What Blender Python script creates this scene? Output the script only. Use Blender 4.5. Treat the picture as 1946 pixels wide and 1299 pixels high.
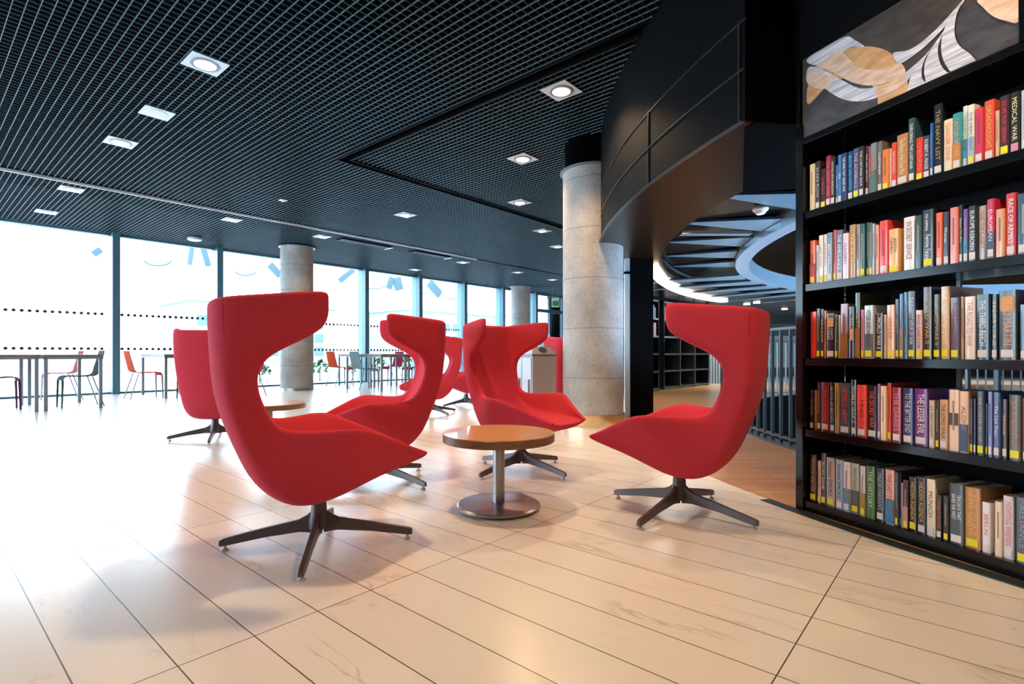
import bpy, bmesh, math, random
from mathutils import Vector, Matrix
random.seed(7)
PI = math.pi
SC = bpy.context.scene
for o in list(bpy.data.objects): bpy.data.objects.remove(o)

# ------------------------------------------------------------------ camera
EYE = 0.76                      # lens height, metres
FPX, CX, HY = 1007.0, 973.0, 671.0   # focal length in pixels, centre column, horizon row
cam_d = bpy.data.cameras.new('camera'); cam = bpy.data.objects.new('camera', cam_d)
SC.collection.objects.link(cam); SC.camera = cam
cam.location = (0, 0, EYE); cam.rotation_euler = (PI/2, 0, 0)
cam_d.sensor_width = 36; cam_d.lens = FPX/1946*36
cam_d.shift_y = (HY-649.5)/1946
cam_d.clip_start = 0.02; cam_d.clip_end = 300
SC.view_settings.view_transform = 'Standard'; SC.view_settings.look = 'None'
SC.view_settings.gamma = 1; SC.view_settings.use_curve_mapping = False
SC.view_settings.exposure = 1.2

# ------------------------------------------------------------------ sky
SKY_S = 5.0
w = bpy.data.worlds.new('sky'); SC.world = w; w.use_nodes = True
wn = w.node_tree.nodes; wl = w.node_tree.links; wn.clear()
g_tc = wn.new('ShaderNodeTexCoord'); g_sep = wn.new('ShaderNodeSeparateXYZ'); g_r = wn.new('ShaderNodeValToRGB')
g_bg = wn.new('ShaderNodeBackground'); g_o = wn.new('ShaderNodeOutputWorld')
wl.new(g_tc.outputs['Generated'], g_sep.inputs[0]); wl.new(g_sep.outputs[2], g_r.inputs[0])
g_r.color_ramp.elements[0].position = 0.0; g_r.color_ramp.elements[0].color = (.64, .84, 1.0, 1)
g_r.color_ramp.elements[1].position = 0.6; g_r.color_ramp.elements[1].color = (.60, .82, 1.0, 1)
wl.new(g_r.outputs[0], g_bg.inputs[0]); g_bg.inputs[1].default_value = SKY_S; wl.new(g_bg.outputs[0], g_o.inputs[0])

# ------------------------------------------------------------------ building axes
ANG = math.radians(49.1)        # the window wall runs along u; v points at the windows
cu, su = math.cos(ANG), math.sin(ANG)
def W(u, v, z=0): return Vector((u*cu - v*su, u*su + v*cu, z))
CEN = Vector((8.1, 4.57, 0))    # centre of the round void
ZC = 3.0                        # open-cell ceiling height
ZR = 1.90                       # low ring ceiling height
VW = 12.2                       # window plane

# ------------------------------------------------------------------ downlights (lamps of the room) and added lights
LAMPS = [(1.545,4.48),(1.53,6.82),(1.525,9.28),(1.51,11.06),(3.64,9.37),(5.35,6.92),(5.30,9.41),(9.07,9.45),
         (11.18,9.47),(12.98,9.62),(9.03,11.24),(3.69,2.64),(4.69,3.90),(6.02,5.06),(7.68,5.92),(9.03,6.55)]
OFF_LAMPS = [(1.53,2.1),(1.53,-.4),(-.7,-.4),(-.7,2.1),(-.7,4.5),(-2.9,.9),(-2.9,4.5),(-.7,-2.9),(-2.9,-2.9)]
SPOT_E = 60.0
def spot(u, v, e, col=(1.0,.66,.37), z=2.93, size=2.3):
    l = bpy.data.lights.new('spot_beam', 'SPOT'); l.energy = e; l.color = col
    l.spot_size = size; l.spot_blend = .7; l.shadow_soft_size = .07
    o = bpy.data.objects.new('spot_beam', l); SC.collection.objects.link(o); o.location = W(u, v, z)
    return o
for (u, v) in LAMPS:
    spot(u, v, SPOT_E*(.55 if u < 2 and v < 5 else 1)*(.35 if v > 9 else (.55 if v > 5.8 else 1)))
for (u, v) in OFF_LAMPS: spot(u, v, SPOT_E*(.15 if u < 0 else 1.1))
for (x, y) in ((13,13.5),(17,11),(16,5.5),(21,14),(10.5,14.5),(6.2,12.2)):      # lamps of the gallery beyond the opening
    o = spot(0, 0, 70, col=(1,.88,.76), z=1.84, size=2.7); o.location = (x, y, 1.84)
for aa in (162, 174, 186):     # added warm spots under the low ring ceiling, which has no lamps here
    p = CEN+Vector((math.cos(math.radians(aa)), math.sin(math.radians(aa)), 0))*6.42; o = spot(0, 0, 16, z=1.95); o.location = (p.x, p.y, 1.95)
# added cool light low in the round void, shining up at the ring ceiling
l = bpy.data.lights.new('void_fill_light', 'AREA'); l.shape = 'DISK'; l.size = 5; l.energy = 1500; l.color = (.42,.68,1)
o = bpy.data.objects.new('void_fill_light', l); SC.collection.objects.link(o); o.location = (8.1,4.57,-2.6); o.rotation_euler = (PI,0,0)

# ------------------------------------------------------------------ materials
def newmat(name):
    m = bpy.data.materials.new(name); m.use_nodes = True
    nt = m.node_tree; b = nt.nodes['Principled BSDF']; return m, nt, b
def N(nt, t, **kw):
    n = nt.nodes.new(t)
    for k, v in kw.items():
        if hasattr(n, k): setattr(n, k, v)
        else: n.inputs[k].default_value = v
    return n
def mat(name, col, rough=.5, metal=0, spec=.5, nscale=0, namt=.0, bump=0, coat=0, sheen=0):
    m, nt, b = newmat(name)
    b.inputs['Roughness'].default_value = rough; b.inputs['Metallic'].default_value = metal
    b.inputs['Specular IOR Level'].default_value = spec
    b.inputs['Coat Weight'].default_value = coat; b.inputs['Coat Roughness'].default_value = .1
    if sheen: b.inputs['Sheen Weight'].default_value = sheen; b.inputs['Sheen Roughness'].default_value = .4
    c = (*col, 1)
    if nscale:
        tc = N(nt, 'ShaderNodeTexCoord'); n = N(nt, 'ShaderNodeTexNoise', Scale=nscale, Detail=4.0)
        nt.links.new(tc.outputs['Object'], n.inputs['Vector'])
        r = N(nt, 'ShaderNodeValToRGB')
        r.color_ramp.elements[0].color = tuple(max(0, x*(1-namt)) for x in col)+(1,)
        r.color_ramp.elements[1].color = tuple(min(1, x*(1+namt)) for x in col)+(1,)
        r.color_ramp.elements[0].position = .3; r.color_ramp.elements[1].position = .7
        nt.links.new(n.outputs[0], r.inputs[0]); nt.links.new(r.outputs[0], b.inputs['Base Color'])
        if bump:
            bp = N(nt, 'ShaderNodeBump', Strength=bump, Distance=.002)
            nt.links.new(n.outputs[0], bp.inputs['Height']); nt.links.new(bp.outputs[0], b.inputs['Normal'])
    else: b.inputs['Base Color'].default_value = c
    return m
def emis(name, col, s):
    m, nt, b = newmat(name); b.inputs['Base Color'].default_value = (*col,1)
    b.inputs['Emission Color'].default_value = (*col,1); b.inputs['Emission Strength'].default_value = s
    return m
def math_(nt, op, a, b=None, c=None):
    n = N(nt, 'ShaderNodeMath', operation=op)
    for i, x in enumerate((a, b, c)):
        if x is None: continue
        if isinstance(x, (int, float)): n.inputs[i].default_value = x
        else: nt.links.new(x, n.inputs[i])
    return n.outputs[0]

def marble_floor():
    m, nt, b = newmat('pale_marble_planks'); L = nt.links
    geo = N(nt, 'ShaderNodeNewGeometry'); rot = N(nt, 'ShaderNodeVectorRotate', rotation_type='Z_AXIS', Angle=-ANG)
    L.new(geo.outputs['Position'], rot.inputs['Vector'])
    sp = N(nt, 'ShaderNodeSeparateXYZ'); L.new(rot.outputs[0], sp.inputs[0])
    def line(c, off, pitch, wd):
        a = math_(nt, 'DIVIDE', math_(nt, 'SUBTRACT', c, off-100*pitch), pitch)
        fr = math_(nt, 'FRACT', a); d = math_(nt, 'MINIMUM', fr, math_(nt, 'SUBTRACT', 1, fr))
        return math_(nt, 'LESS_THAN', math_(nt, 'MULTIPLY', d, pitch), wd), math_(nt, 'FLOOR', a)
    lu, iu = line(sp.outputs[0], .259, .1825, .0017); lv, iv = line(sp.outputs[1], .347, 1.11, .0017)
    ln = math_(nt, 'MAXIMUM', lu, lv)
    # each slab gets its own veining offset
    cmb = N(nt, 'ShaderNodeCombineXYZ'); L.new(math_(nt,'MULTIPLY',iu,3.17), cmb.inputs[0]); L.new(math_(nt,'MULTIPLY',iv,5.3), cmb.inputs[1]); 
    add = N(nt, 'ShaderNodeVectorMath', operation='ADD'); L.new(rot.outputs[0], add.inputs[0]); L.new(cmb.outputs[0], add.inputs[1])
    mp = N(nt, 'ShaderNodeMapping'); mp.inputs['Scale'].default_value = (3.6, .8, 1); mp.inputs['Rotation'].default_value = (0,0,.25); L.new(add.outputs[0], mp.inputs[0])
    n1 = N(nt, 'ShaderNodeTexNoise', Scale=1.6, Detail=8.0, Roughness=.62, Distortion=1.2); L.new(mp.outputs[0], n1.inputs['Vector'])
    v = math_(nt, 'ABSOLUTE', math_(nt, 'SUBTRACT', n1.outputs[0], .5))
    vr = N(nt, 'ShaderNodeValToRGB'); vr.color_ramp.elements[0].position = 0; vr.color_ramp.elements[0].color = (1,1,1,1)
    vr.color_ramp.elements[1].position = .022; vr.color_ramp.elements[1].color = (0,0,0,1); L.new(v, vr.inputs[0])
    n2 = N(nt, 'ShaderNodeTexNoise', Scale=2.3, Detail=3.0); L.new(add.outputs[0], n2.inputs['Vector'])
    msk = N(nt, 'ShaderNodeValToRGB'); msk.color_ramp.elements[0].position = .52; msk.color_ramp.elements[1].position = .68; L.new(n2.outputs[0], msk.inputs[0])
    vv = math_(nt, 'MULTIPLY', math_(nt, 'MULTIPLY', vr.outputs[0], msk.outputs[0]), .55)
    wn_ = N(nt, 'ShaderNodeTexWhiteNoise', noise_dimensions='2D'); L.new(cmb.outputs[0], wn_.inputs['Vector'])
    n3 = N(nt, 'ShaderNodeTexNoise', Scale=1.2, Detail=5.0); L.new(mp.outputs[0], n3.inputs['Vector'])
    tone = N(nt, 'ShaderNodeMix', data_type='RGBA'); tone.inputs[6].default_value = (.72,.69,.64,1); tone.inputs[7].default_value = (.82,.80,.75,1)
    L.new(math_(nt,'ADD',math_(nt,'MULTIPLY',wn_.outputs[0],.35),math_(nt,'MULTIPLY',n3.outputs[0],.6)), tone.inputs[0])
    m1 = N(nt, 'ShaderNodeMix', data_type='RGBA'); L.new(vv, m1.inputs[0]); L.new(tone.outputs[2], m1.inputs[6]); m1.inputs[7].default_value = (.34,.27,.22,1)
    m2 = N(nt, 'ShaderNodeMix', data_type='RGBA'); L.new(ln, m2.inputs[0]); L.new(m1.outputs[2], m2.inputs[6]); m2.inputs[7].default_value = (.09,.085,.085,1)
    L.new(m2.outputs[2], b.inputs['Base Color'])
    b.inputs['Roughness'].default_value = .25; b.inputs['IOR'].default_value = 1.6
    bp = N(nt, 'ShaderNodeBump', Strength=.4, Distance=.001); L.new(math_(nt,'SUBTRACT',1,ln), bp.inputs['Height']); L.new(bp.outputs[0], b.inputs['Normal'])
    return m
def wood(name, c1, c2, scale=(2,14,14), rough=.35, planks=False, joint=(.18,.1,.05), coat=0):
    m, nt, b = newmat(name); L = nt.links
    tc = N(nt, 'ShaderNodeTexCoord'); mp = N(nt, 'ShaderNodeMapping'); mp.inputs['Scale'].default_value = scale
    L.new(tc.outputs['Object'], mp.inputs[0])
    n1 = N(nt, 'ShaderNodeTexNoise', Scale=2.0, Detail=6.0, Roughness=.6, Distortion=.6); L.new(mp.outputs[0], n1.inputs['Vector'])
    r = N(nt, 'ShaderNodeValToRGB'); r.color_ramp.elements[0].position = .3; r.color_ramp.elements[1].position = .72
    r.color_ramp.elements[0].color = (*c1,1); r.color_ramp.elements[1].color = (*c2,1); L.new(n1.outputs[0], r.inputs[0])
    out = r.outputs[0]
    if planks:
        br = N(nt, 'ShaderNodeTexBrick', Scale=1.0); br.inputs['Color1'].default_value = (1,1,1,1); br.inputs['Color2'].default_value = (.78,.74,.7,1)
        br.inputs['Mortar'].default_value = (*joint,1); br.inputs['Mortar Size'].default_value = .0025
        br.inputs['Brick Width'].default_value = 1.6; br.inputs['Row Height'].default_value = .14; L.new(tc.outputs['Object'], br.inputs['Vector'])
        mx = N(nt, 'ShaderNodeMix', data_type='RGBA', blend_type='MULTIPLY'); mx.inputs[0].default_value = 1
        L.new(r.outputs[0], mx.inputs[6]); L.new(br.outputs[0], mx.inputs[7]); out = mx.outputs[2]
    L.new(out, b.inputs['Base Color']); b.inputs['Roughness'].default_value = rough; b.inputs['Coat Weight'].default_value = coat
    return m
def concrete():
    m, nt, b = newmat('board_concrete'); L = nt.links
    tc = N(nt, 'ShaderNodeTexCoord')
    n1 = N(nt, 'ShaderNodeTexNoise', Scale=2.2, Detail=7.0, Roughness=.65); L.new(tc.outputs['Object'], n1.inputs['Vector'])
    r = N(nt, 'ShaderNodeValToRGB'); r.color_ramp.elements[0].position = .32; r.color_ramp.elements[1].position = .7
    r.color_ramp.elements[0].color = (.30,.28,.25,1); r.color_ramp.elements[1].color = (.50,.48,.45,1); L.new(n1.outputs[0], r.inputs[0])
    n2 = N(nt, 'ShaderNodeTexNoise', Scale=48.0, Detail=4.0, Roughness=.7); L.new(tc.outputs['Object'], n2.inputs['Vector'])
    r2 = N(nt, 'ShaderNodeValToRGB'); r2.color_ramp.elements[0].position = .30; r2.color_ramp.elements[0].color = (.62,.59,.55,1)
    r2.color_ramp.elements[1].position = .46; r2.color_ramp.elements[1].color = (1,1,1,1); L.new(n2.outputs[0], r2.inputs[0])
    mx = N(nt, 'ShaderNodeMix', data_type='RGBA', blend_type='MULTIPLY'); mx.inputs[0].default_value = 1
    L.new(r.outputs[0], mx.inputs[6]); L.new(r2.outputs[0], mx.inputs[7])
    sp = N(nt, 'ShaderNodeSeparateXYZ'); L.new(tc.outputs['Object'], sp.inputs[0])
    wob = math_(nt,'ADD', sp.outputs[2], math_(nt,'MULTIPLY', n1.outputs[0], .05))
    fr = math_(nt,'FRACT', math_(nt,'DIVIDE', wob, .52)); jn = math_(nt,'MULTIPLY', math_(nt,'LESS_THAN', fr, .022), .45)
    m2 = N(nt, 'ShaderNodeMix', data_type='RGBA'); L.new(jn, m2.inputs[0]); L.new(mx.outputs[2], m2.inputs[6]); m2.inputs[7].default_value = (.13,.11,.09,1)
    L.new(m2.outputs[2], b.inputs['Base Color']); b.inputs['Roughness'].default_value = .7
    bp = N(nt, 'ShaderNodeBump', Strength=.15, Distance=.004); L.new(n2.outputs[0], bp.inputs['Height']); L.new(bp.outputs[0], b.inputs['Normal'])
    return m
def glass():
    m, nt, b = newmat('window_glass'); nt.nodes.remove(b); out = nt.nodes['Material Output']
    t = N(nt, 'ShaderNodeBsdfTransparent'); t.inputs[0].default_value = (.97,.985,1,1); g = N(nt, 'ShaderNodeBsdfGlossy'); g.inputs['Roughness'].default_value = .02
    lw = N(nt, 'ShaderNodeFresnel', IOR=1.25); mx = N(nt, 'ShaderNodeMixShader')
    nt.links.new(lw.outputs[0], mx.inputs[0]); nt.links.new(t.outputs[0], mx.inputs[1]); nt.links.new(g.outputs[0], mx.inputs[2])
    nt.links.new(mx.outputs[0], out.inputs[0]); return m

M = dict(
    marble=marble_floor(), concrete=concrete(), glass=glass(),
    woodfloor=wood('oak_floor', (.42,.20,.07), (.64,.36,.15), (.8,9,1), .3, True),
    oak=wood('oak_veneer', (.50,.25,.09), (.70,.40,.17), (2.5,26,20), .28, coat=.3),
    oak_edge=wood('oak_edge', (.15,.075,.035), (.26,.14,.07), (6,6,60), .35),
    tabletop_far=wood('brown_laminate', (.20,.13,.09), (.30,.20,.15), (3,14,14), .4),
    felt=mat('red_wool_felt', (.60,.048,.075), .95, 0, .1, 260, .12, .35, 0, .05),
    seam=mat('red_seam_thread', (.34,.008,.015), .9, 0, .1),
    base=mat('bronze_grey_lacquer', (.11,.09,.09), .38, .35, .5),
    steel=mat('brushed_steel', (.36,.34,.33), .33, .9, .5, 30, .08),
    clear=mat('clear_plastic_glide', (.55,.55,.58), .2, 0, .6),
    grid=mat('dark_steel_lattice', (.032,.058,.068), .45, .2, .4), runner_lit=mat('window_lit_runner', (.13,.20,.24), .4, .3, .5),  # runners coloured lighter than the cross bars for the window light they catch
    plenum=mat('black_void_paint', (.0015,.0015,.0018), .9, 0, .02),
    black=mat('black_lacquer', (.004,.004,.005), .24, 0, .3),
    blackmatt=mat('black_matt', (.0025,.0025,.003), .55, 0, .08),
    shelf=mat('black_glossy_shelf', (.004,.005,.006), .16, 0, .4),
    trimlight=mat('edge_trim_metal', (.12,.13,.13), .3, .8),
    bronze=mat('bronze_panel', (.045,.018,.006), .32, .8),
    brass=mat('brass_sleeve', (.80,.62,.38), .22, 1),
    mull=mat('blue_grey_frame', (.09,.19,.25), .35, .2, .5),
    dots=mat('dark_dots', (.02,.035,.04), .6),
    alu=mat('white_aluminium', (.72,.74,.75), .35, .2),
    plate=mat('lamp_plate', (.62,.70,.73), .4, .1),
    lampring=mat('lamp_ring', (.25,.26,.27), .4, .5),
    lamp=emis('warm_lamp_disc', (1,.86,.74), 1.2),
    strip=emis('led_strip', (1,.92,.78), 3.5),
    whitep=mat('white_plastic', (.75,.75,.73), .5),
    dirt=mat('wall_paint_warm', (.30,.25,.20), .8), walld=mat('wall_dark', (.05,.05,.055), .7),
    wallpale=mat('wall_pale', (.52,.50,.47), .8),
    railbar=mat('rail_steel', (.17,.20,.215), .3, .8),
    bluepanel=mat('blue_sheen_panel', (.26,.44,.58), .3, .7),
    rim=mat('rim_metal', (.50,.66,.80), .25, .7),
    ground=mat('outdoor_paving', (.62,.64,.66), .9), leaf=mat('leaf_green', (.06,.13,.05), .8, 0, .3, 14, .6),
    bld=mat('far_facade_pale', (.23,.26,.27), .8), bld2=mat('far_facade_blue', (.07,.12,.14), .7),
    green=emis('exit_green', (.0,.16,.06), .25), exitw=mat('exit_white', (.8,.82,.8), .5),
    binfront=mat('bin_panel', (.42,.36,.35), .35, .5), binside_lit=mat('bin_door_window_lit', (.62,.66,.70), .3, .4), hole=mat('bin_opening', (.01,.01,.01), .8),  # doors coloured paler and bluer than the body, for light from the windows
    c_red=mat('plastic_red', (.32,.012,.022), .8, 0, .08), c_orange=mat('plastic_orange', (.55,.05,.012), .8, 0, .08), c_grey=mat('plastic_grey', (.055,.085,.085), .8, 0, .08),
    c_white=mat('plastic_pale', (.22,.30,.30), .8, 0, .08), c_plum=mat('plastic_plum', (.10,.02,.05), .8, 0, .08), c_crimson=mat('plastic_crimson', (.34,.012,.04), .8, 0, .08),
    leggrey=mat('grey_leg_metal', (.26,.30,.33), .4, .4), paper=mat('book_paper', (.68,.60,.46), .9, 0, .2, 40, .1),
)
_mc = {}
def cmat(col, rough=.35, coat=0):
    k = (tuple(round(x,3) for x in col), rough)
    if k not in _mc: _mc[k] = mat('ink_%d' % len(_mc), col, rough, coat=coat)
    return _mc[k]
def srgb(h):
    h = h.lstrip('#'); c = [int(h[i:i+2],16)/255 for i in (0,2,4)]
    return tuple((x/12.92 if x <= .04045 else ((x+.055)/1.055)**2.4) for x in c)

# ------------------------------------------------------------------ mesh helpers
class MB:
    def __init__(s): s.v = []; s.f = []
    def add(s, vs, fs, mx=None):
        b = len(s.v)
        for p in vs:
            p = Vector(p); s.v.append(tuple(mx @ p) if mx else tuple(p))
        s.f += [tuple(b+i for i in f) for f in fs]; return s
    def box(s, x0, x1, y0, y1, z0, z1, mx=None):
        vs = [(x0,y0,z0),(x1,y0,z0),(x1,y1,z0),(x0,y1,z0),(x0,y0,z1),(x1,y0,z1),(x1,y1,z1),(x0,y1,z1)]
        return s.add(vs, [(3,2,1,0),(4,5,6,7),(0,1,5,4),(1,2,6,5),(2,3,7,6),(3,0,4,7)], mx)
    def lathe(s, prof, n=32, mx=None):      # prof: list of (r, z) from bottom to top; closed with caps
        vs = []; fs = []
        for r, z in prof:
            for k in range(n): a = 2*PI*k/n; vs.append((r*math.cos(a), r*math.sin(a), z))
        for i in range(len(prof)-1):
            for k in range(n):
                k2 = (k+1) % n; fs.append((i*n+k, i*n+k2, (i+1)*n+k2, (i+1)*n+k))
        fs.append(tuple(reversed(range(n)))); fs.append(tuple((len(prof)-1)*n+k for k in range(n)))
        return s.add(vs, fs, mx)
    def tube(s, pts, r, n=8, r2=None, flat=None):
        pts = [Vector(p) for p in pts]; m = len(pts); vs = []; fs = []
        up0 = Vector((0,0,1))
        for i, p in enumerate(pts):
            t = (pts[min(i+1,m-1)] - pts[max(i-1,0)]).normalized()
            up = up0 if abs(t.dot(up0)) < .97 else Vector((0,1,0))
            a = t.cross(up).normalized(); b = a.cross(t).normalized()
            rr = r if r2 is None else r + (r2-r)*i/(m-1)
            for k in range(n):
                an = 2*PI*k/n + PI/n; vs.append(p + a*math.cos(an)*rr*(flat or 1) + b*math.sin(an)*rr)
        for i in range(m-1):
            for k in range(n):
                k2 = (k+1) % n; fs.append((i*n+k, i*n+k2, (i+1)*n+k2, (i+1)*n+k))
        fs.append(tuple(reversed(range(n)))); fs.append(tuple((m-1)*n+k for k in range(n)))
        return s.add(vs, fs)
    def prism(s, poly, z0, z1, mx=None):    # poly: list of (x, y) ccw
        n = len(poly); vs = [(x,y,z0) for x,y in poly]+[(x,y,z1) for x,y in poly]
        fs = [tuple(reversed(range(n))), tuple(range(n,2*n))]+[(i,(i+1)%n,n+(i+1)%n,n+i) for i in range(n)]
        return s.add(vs, fs, mx)
    def arc(s, r0, r1, a0, a1, z0, z1, n=48, cen=CEN):   # curved bar about the void's centre, angles in degrees
        vs = []; fs = []
        for i in range(n+1):
            a = math.radians(a0+(a1-a0)*i/n); c, d = math.cos(a), math.sin(a)
            for r, z in ((r0,z0),(r1,z0),(r1,z1),(r0,z1)): vs.append((cen.x+r*c, cen.y+r*d, z))
        for i in range(n):
            for k in range(4): fs.append((i*4+k, (i+1)*4+k, (i+1)*4+(k+1)%4, i*4+(k+1)%4))
        fs.append((3,2,1,0)); fs.append((n*4,n*4+1,n*4+2,n*4+3)); return s.add(vs, fs)
    def build(s, name, m, parent=None, loc=(0,0,0), rz=0, smooth=False, bevel=0, sub=0):
        me = bpy.data.meshes.new(name); me.from_pydata(s.v, [], s.f); me.validate()
        bm = bmesh.new(); bm.from_mesh(me); bmesh.ops.recalc_face_normals(bm, faces=bm.faces); bm.to_mesh(me); bm.free()
        me.materials.append(m); o = bpy.data.objects.new(name, me); SC.collection.objects.link(o)
        o.location = loc; o.rotation_euler = (0,0,rz)
        if parent: o.parent = parent
        if smooth:
            for p in me.polygons: p.use_smooth = True
        if smooth == 'auto':
            for p in me.polygons: p.use_smooth = True
            md = o.modifiers.new('edge', 'EDGE_SPLIT'); md.split_angle = math.radians(35)
        if bevel:
            md = o.modifiers.new('bevel', 'BEVEL'); md.width = bevel; md.segments = 2; md.limit_method = 'ANGLE'
        if sub:
            md = o.modifiers.new('sub', 'SUBSURF'); md.levels = sub; md.render_levels = sub
        return o
def tag(o, label=None, cat=None, group=None, kind=None):
    if label: o['label'] = label
    if cat: o['category'] = cat
    if group: o['group'] = group
    if kind: o['kind'] = kind
    return o
def thing(name, loc, rz, label, cat, group=None):
    o = bpy.data.objects.new(name, None); SC.collection.objects.link(o); o.location = loc; o.rotation_euler = (0,0,rz)
    o.empty_display_size = .1
    return tag(o, label, cat, group)
def copy_tree(o, parent=None):
    c = o.copy(); SC.collection.objects.link(c); c.parent = parent
    for ch in [x for x in bpy.data.objects if x.parent == o]: copy_tree(ch, c)
    return c
def struct(mb, name, m, label, cat, **kw):
    o = mb.build(name, m, **kw); tag(o, label, cat, None, 'structure'); return o

# ------------------------------------------------------------------ floors, walls, ceilings
U0, U1, V0, V1 = -4.6, 24.0, -16.0, VW
cuv = (CEN.x*cu + CEN.y*su, -CEN.x*su + CEN.y*cu)   # centre in building axes
R_VOID, R_WOOD, R_OPEN = 5.8, 7.0, 5.55
def rw(a):      # outer radius of the oak floor as a function of world angle (deg)
    a %= 360
    if a < 140 or a > 320: return 8.95
    if a < 152: return 8.95 + (R_WOOD-8.95)*(a-140)/12
    if a > 300: return R_WOOD + (8.95-R_WOOD)*(a-300)/20
    return R_WOOD
def edge_dist(a):   # distance from the void's centre to the room boundary
    d = Vector((math.cos(a), math.sin(a))); du = d.x*cu + d.y*su; dv = -d.x*su + d.y*cu; t = []
    if du > 1e-6: t.append((U1-cuv[0])/du)
    if du < -1e-6: t.append((U0-cuv[0])/du)
    if dv > 1e-6: t.append((V1-cuv[1])/dv)
    if dv < -1e-6: t.append((V0-cuv[1])/dv)
    return min(t)
angs = sorted([2*PI*i/360 for i in range(360)] + [math.atan2(*(lambda p: (p.y-CEN.y, p.x-CEN.x))(W(u,v))) % (2*PI) for u in (U0,U1) for v in (V0,V1)])
def ring_floor(fr0, fr1, z, thick=.06):
    vs = []; fs = []; n = len(angs)
    for zz in (z, z-thick):
        for a in angs:
            for fr in (fr0, fr1):
                r = fr(a); vs.append((CEN.x+r*math.cos(a), CEN.y+r*math.sin(a), zz))
    for i in range(n):
        j = (i+1) % n
        fs.append((2*i, 2*i+1, 2*j+1, 2*j)); fs.append((2*n+2*i, 2*n+2*j, 2*n+2*j+1, 2*n+2*i+1))
        fs.append((2*i, 2*j, 2*n+2*j, 2*n+2*i)); fs.append((2*i+1, 2*n+2*i+1, 2*n+2*j+1, 2*j+1))
    return MB().add(vs, fs)
struct(ring_floor(lambda a: rw(math.degrees(a)), lambda a: edge_dist(a), 0), 'floor', M['marble'], 'pale veined marble floor laid in long planks', 'floor')
struct(ring_floor(lambda a: R_VOID, lambda a: rw(math.degrees(a)), 0), 'floor_oak', M['woodfloor'], 'oak plank floor curving round the railed opening', 'floor')
struct(MB().arc(R_VOID-.02, R_VOID, 0, 360, -3.2, 0, 96), 'wall_void', M['plenum'], 'dark round wall of the opening below the railing', 'wall')
struct(MB().lathe([(R_VOID,-3.25),(R_VOID,-3.2)], 96), 'floor_lower', M['walld'], 'dark lower level floor under the round opening', 'floor', loc=CEN)
# dark plinth strip set in the marble at the foot of the bookcase
struct(MB().arc(6.995, 7.055, 195, 222, .0, .004, 40), 'trim_1', mat('dark_teal_strip', (.035,.055,.06), .4, .4), 'dark metal strip let into the marble before the bookcase', 'trim')
# walls that close the room
struct(MB().box(U0-.2, U1+.2, V0-.2, V0, 0, 3.7), 'wall_right', M['wallpale'], 'pale far wall beyond the round opening', 'wall', rz=ANG)
struct(MB().box(U0-.2, U0, V0, V1, 3.0, 3.7), 'wall_left', M['walld'], 'dark band above the side glazing on the left', 'wall', rz=ANG)
struct(MB().box(U0-.2, U0, V0, V1-.1-8, 0, 3.0), 'wall_left_solid', M['wallpale'], 'pale solid wall beside the side glazing', 'wall', rz=ANG)
for q in range(2):      # side glazing, left of the photo
    v0_ = V1-.1-4*(q+1); wq = thing('window_%d' % (30+q), W(U0, v0_, 0), ANG, 'side glazing bay %d left of the photo' % (q+1), 'window'); wq['kind'] = 'structure'
    MB().box(-.006,.006,.06,3.94,.04,2.96).build('pane', M['glass'], wq)
    MB().box(-.04,.04,0,4,0,.04).box(-.04,.04,0,4,2.96,3.0).box(-.1,.1,-.05,.05,0,3.0).build('frame', M['mull'], wq)
struct(MB().box(U1, U1+.2, V0, V1, 0, 3.7), 'wall_end', M['walld'], 'dark far end wall', 'wall', rz=ANG)
struct(MB().box(U0-.2, U1+.2, V0-.2, V1+.5, 3.62, 3.72), 'ceiling_slab', M['plenum'], 'black slab above the open lattice ceiling', 'ceiling', rz=ANG)
struct(MB().box(U0, U1, V1-.02, V1+.5, 3.03, 3.62), 'wall_window_head', M['walld'], 'dark band above the window wall', 'wall', rz=ANG)
# open-cell lattice
CELL = .0625
g = MB(); g2 = MB()
def lattice(u0, u1, v0, v1, cut=None):      # bars on one common grid; cut = (u, v): nothing beyond u and below v
    for i in range(int((u1-u0)/CELL)):
        x = u0+(i+.5)*CELL; a = v0 if cut is None or x < cut[0] else cut[1]; g2.box(x-.0016, x+.0016, a, v1, ZC, ZC+.010)
    for i in range(int((v1-v0)/CELL)):
        y = v0+(i+.5)*CELL; b = u1 if cut is None or y > cut[1] else cut[0]; g.box(u0, b, y-.0013, y+.0013, ZC+.001, ZC+.007)
lattice(-4, 16, -3.5, 8.80, (3.29, 5.53)); lattice(3.41, 12, -1.5, 5.42); lattice(-4, 20, 8.94, 12.15)
struct(g, 'ceiling', M['grid'], 'black open-cell metal lattice ceiling, cross bars', 'ceiling', rz=ANG)
struct(g2, 'ceiling_runners', M['runner_lit'], 'thin runners of the open lattice ceiling, coloured brighter for window light', 'ceiling', rz=ANG)
g = MB()
g.box(3.29,3.30,-1.5,5.53,2.985,3.09); g.box(3.40,3.41,-1.5,5.43,2.985,3.09); g.box(3.29,12,5.52,5.53,2.985,3.09); g.box(3.40,12,5.42,5.43,2.985,3.09)
struct(g, 'trim_2', M['blackmatt'], 'black edge channels round the raised lattice bay', 'trim', rz=ANG)
struct(MB().box(-4,20,8.80,8.845,3.0,3.06), 'trim_3', M['blackmatt'], 'black edge channel beside the bright ceiling rail', 'trim', rz=ANG)
g = MB().box(-4, 8.97, 8.865, 8.885, 2.975, 3.01)
r_ = g.build('ceiling_rail', M['alu'], rz=ANG, bevel=.002); tag(r_, 'long thin bright metal rail running across the lattice ceiling', 'rail')
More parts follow.
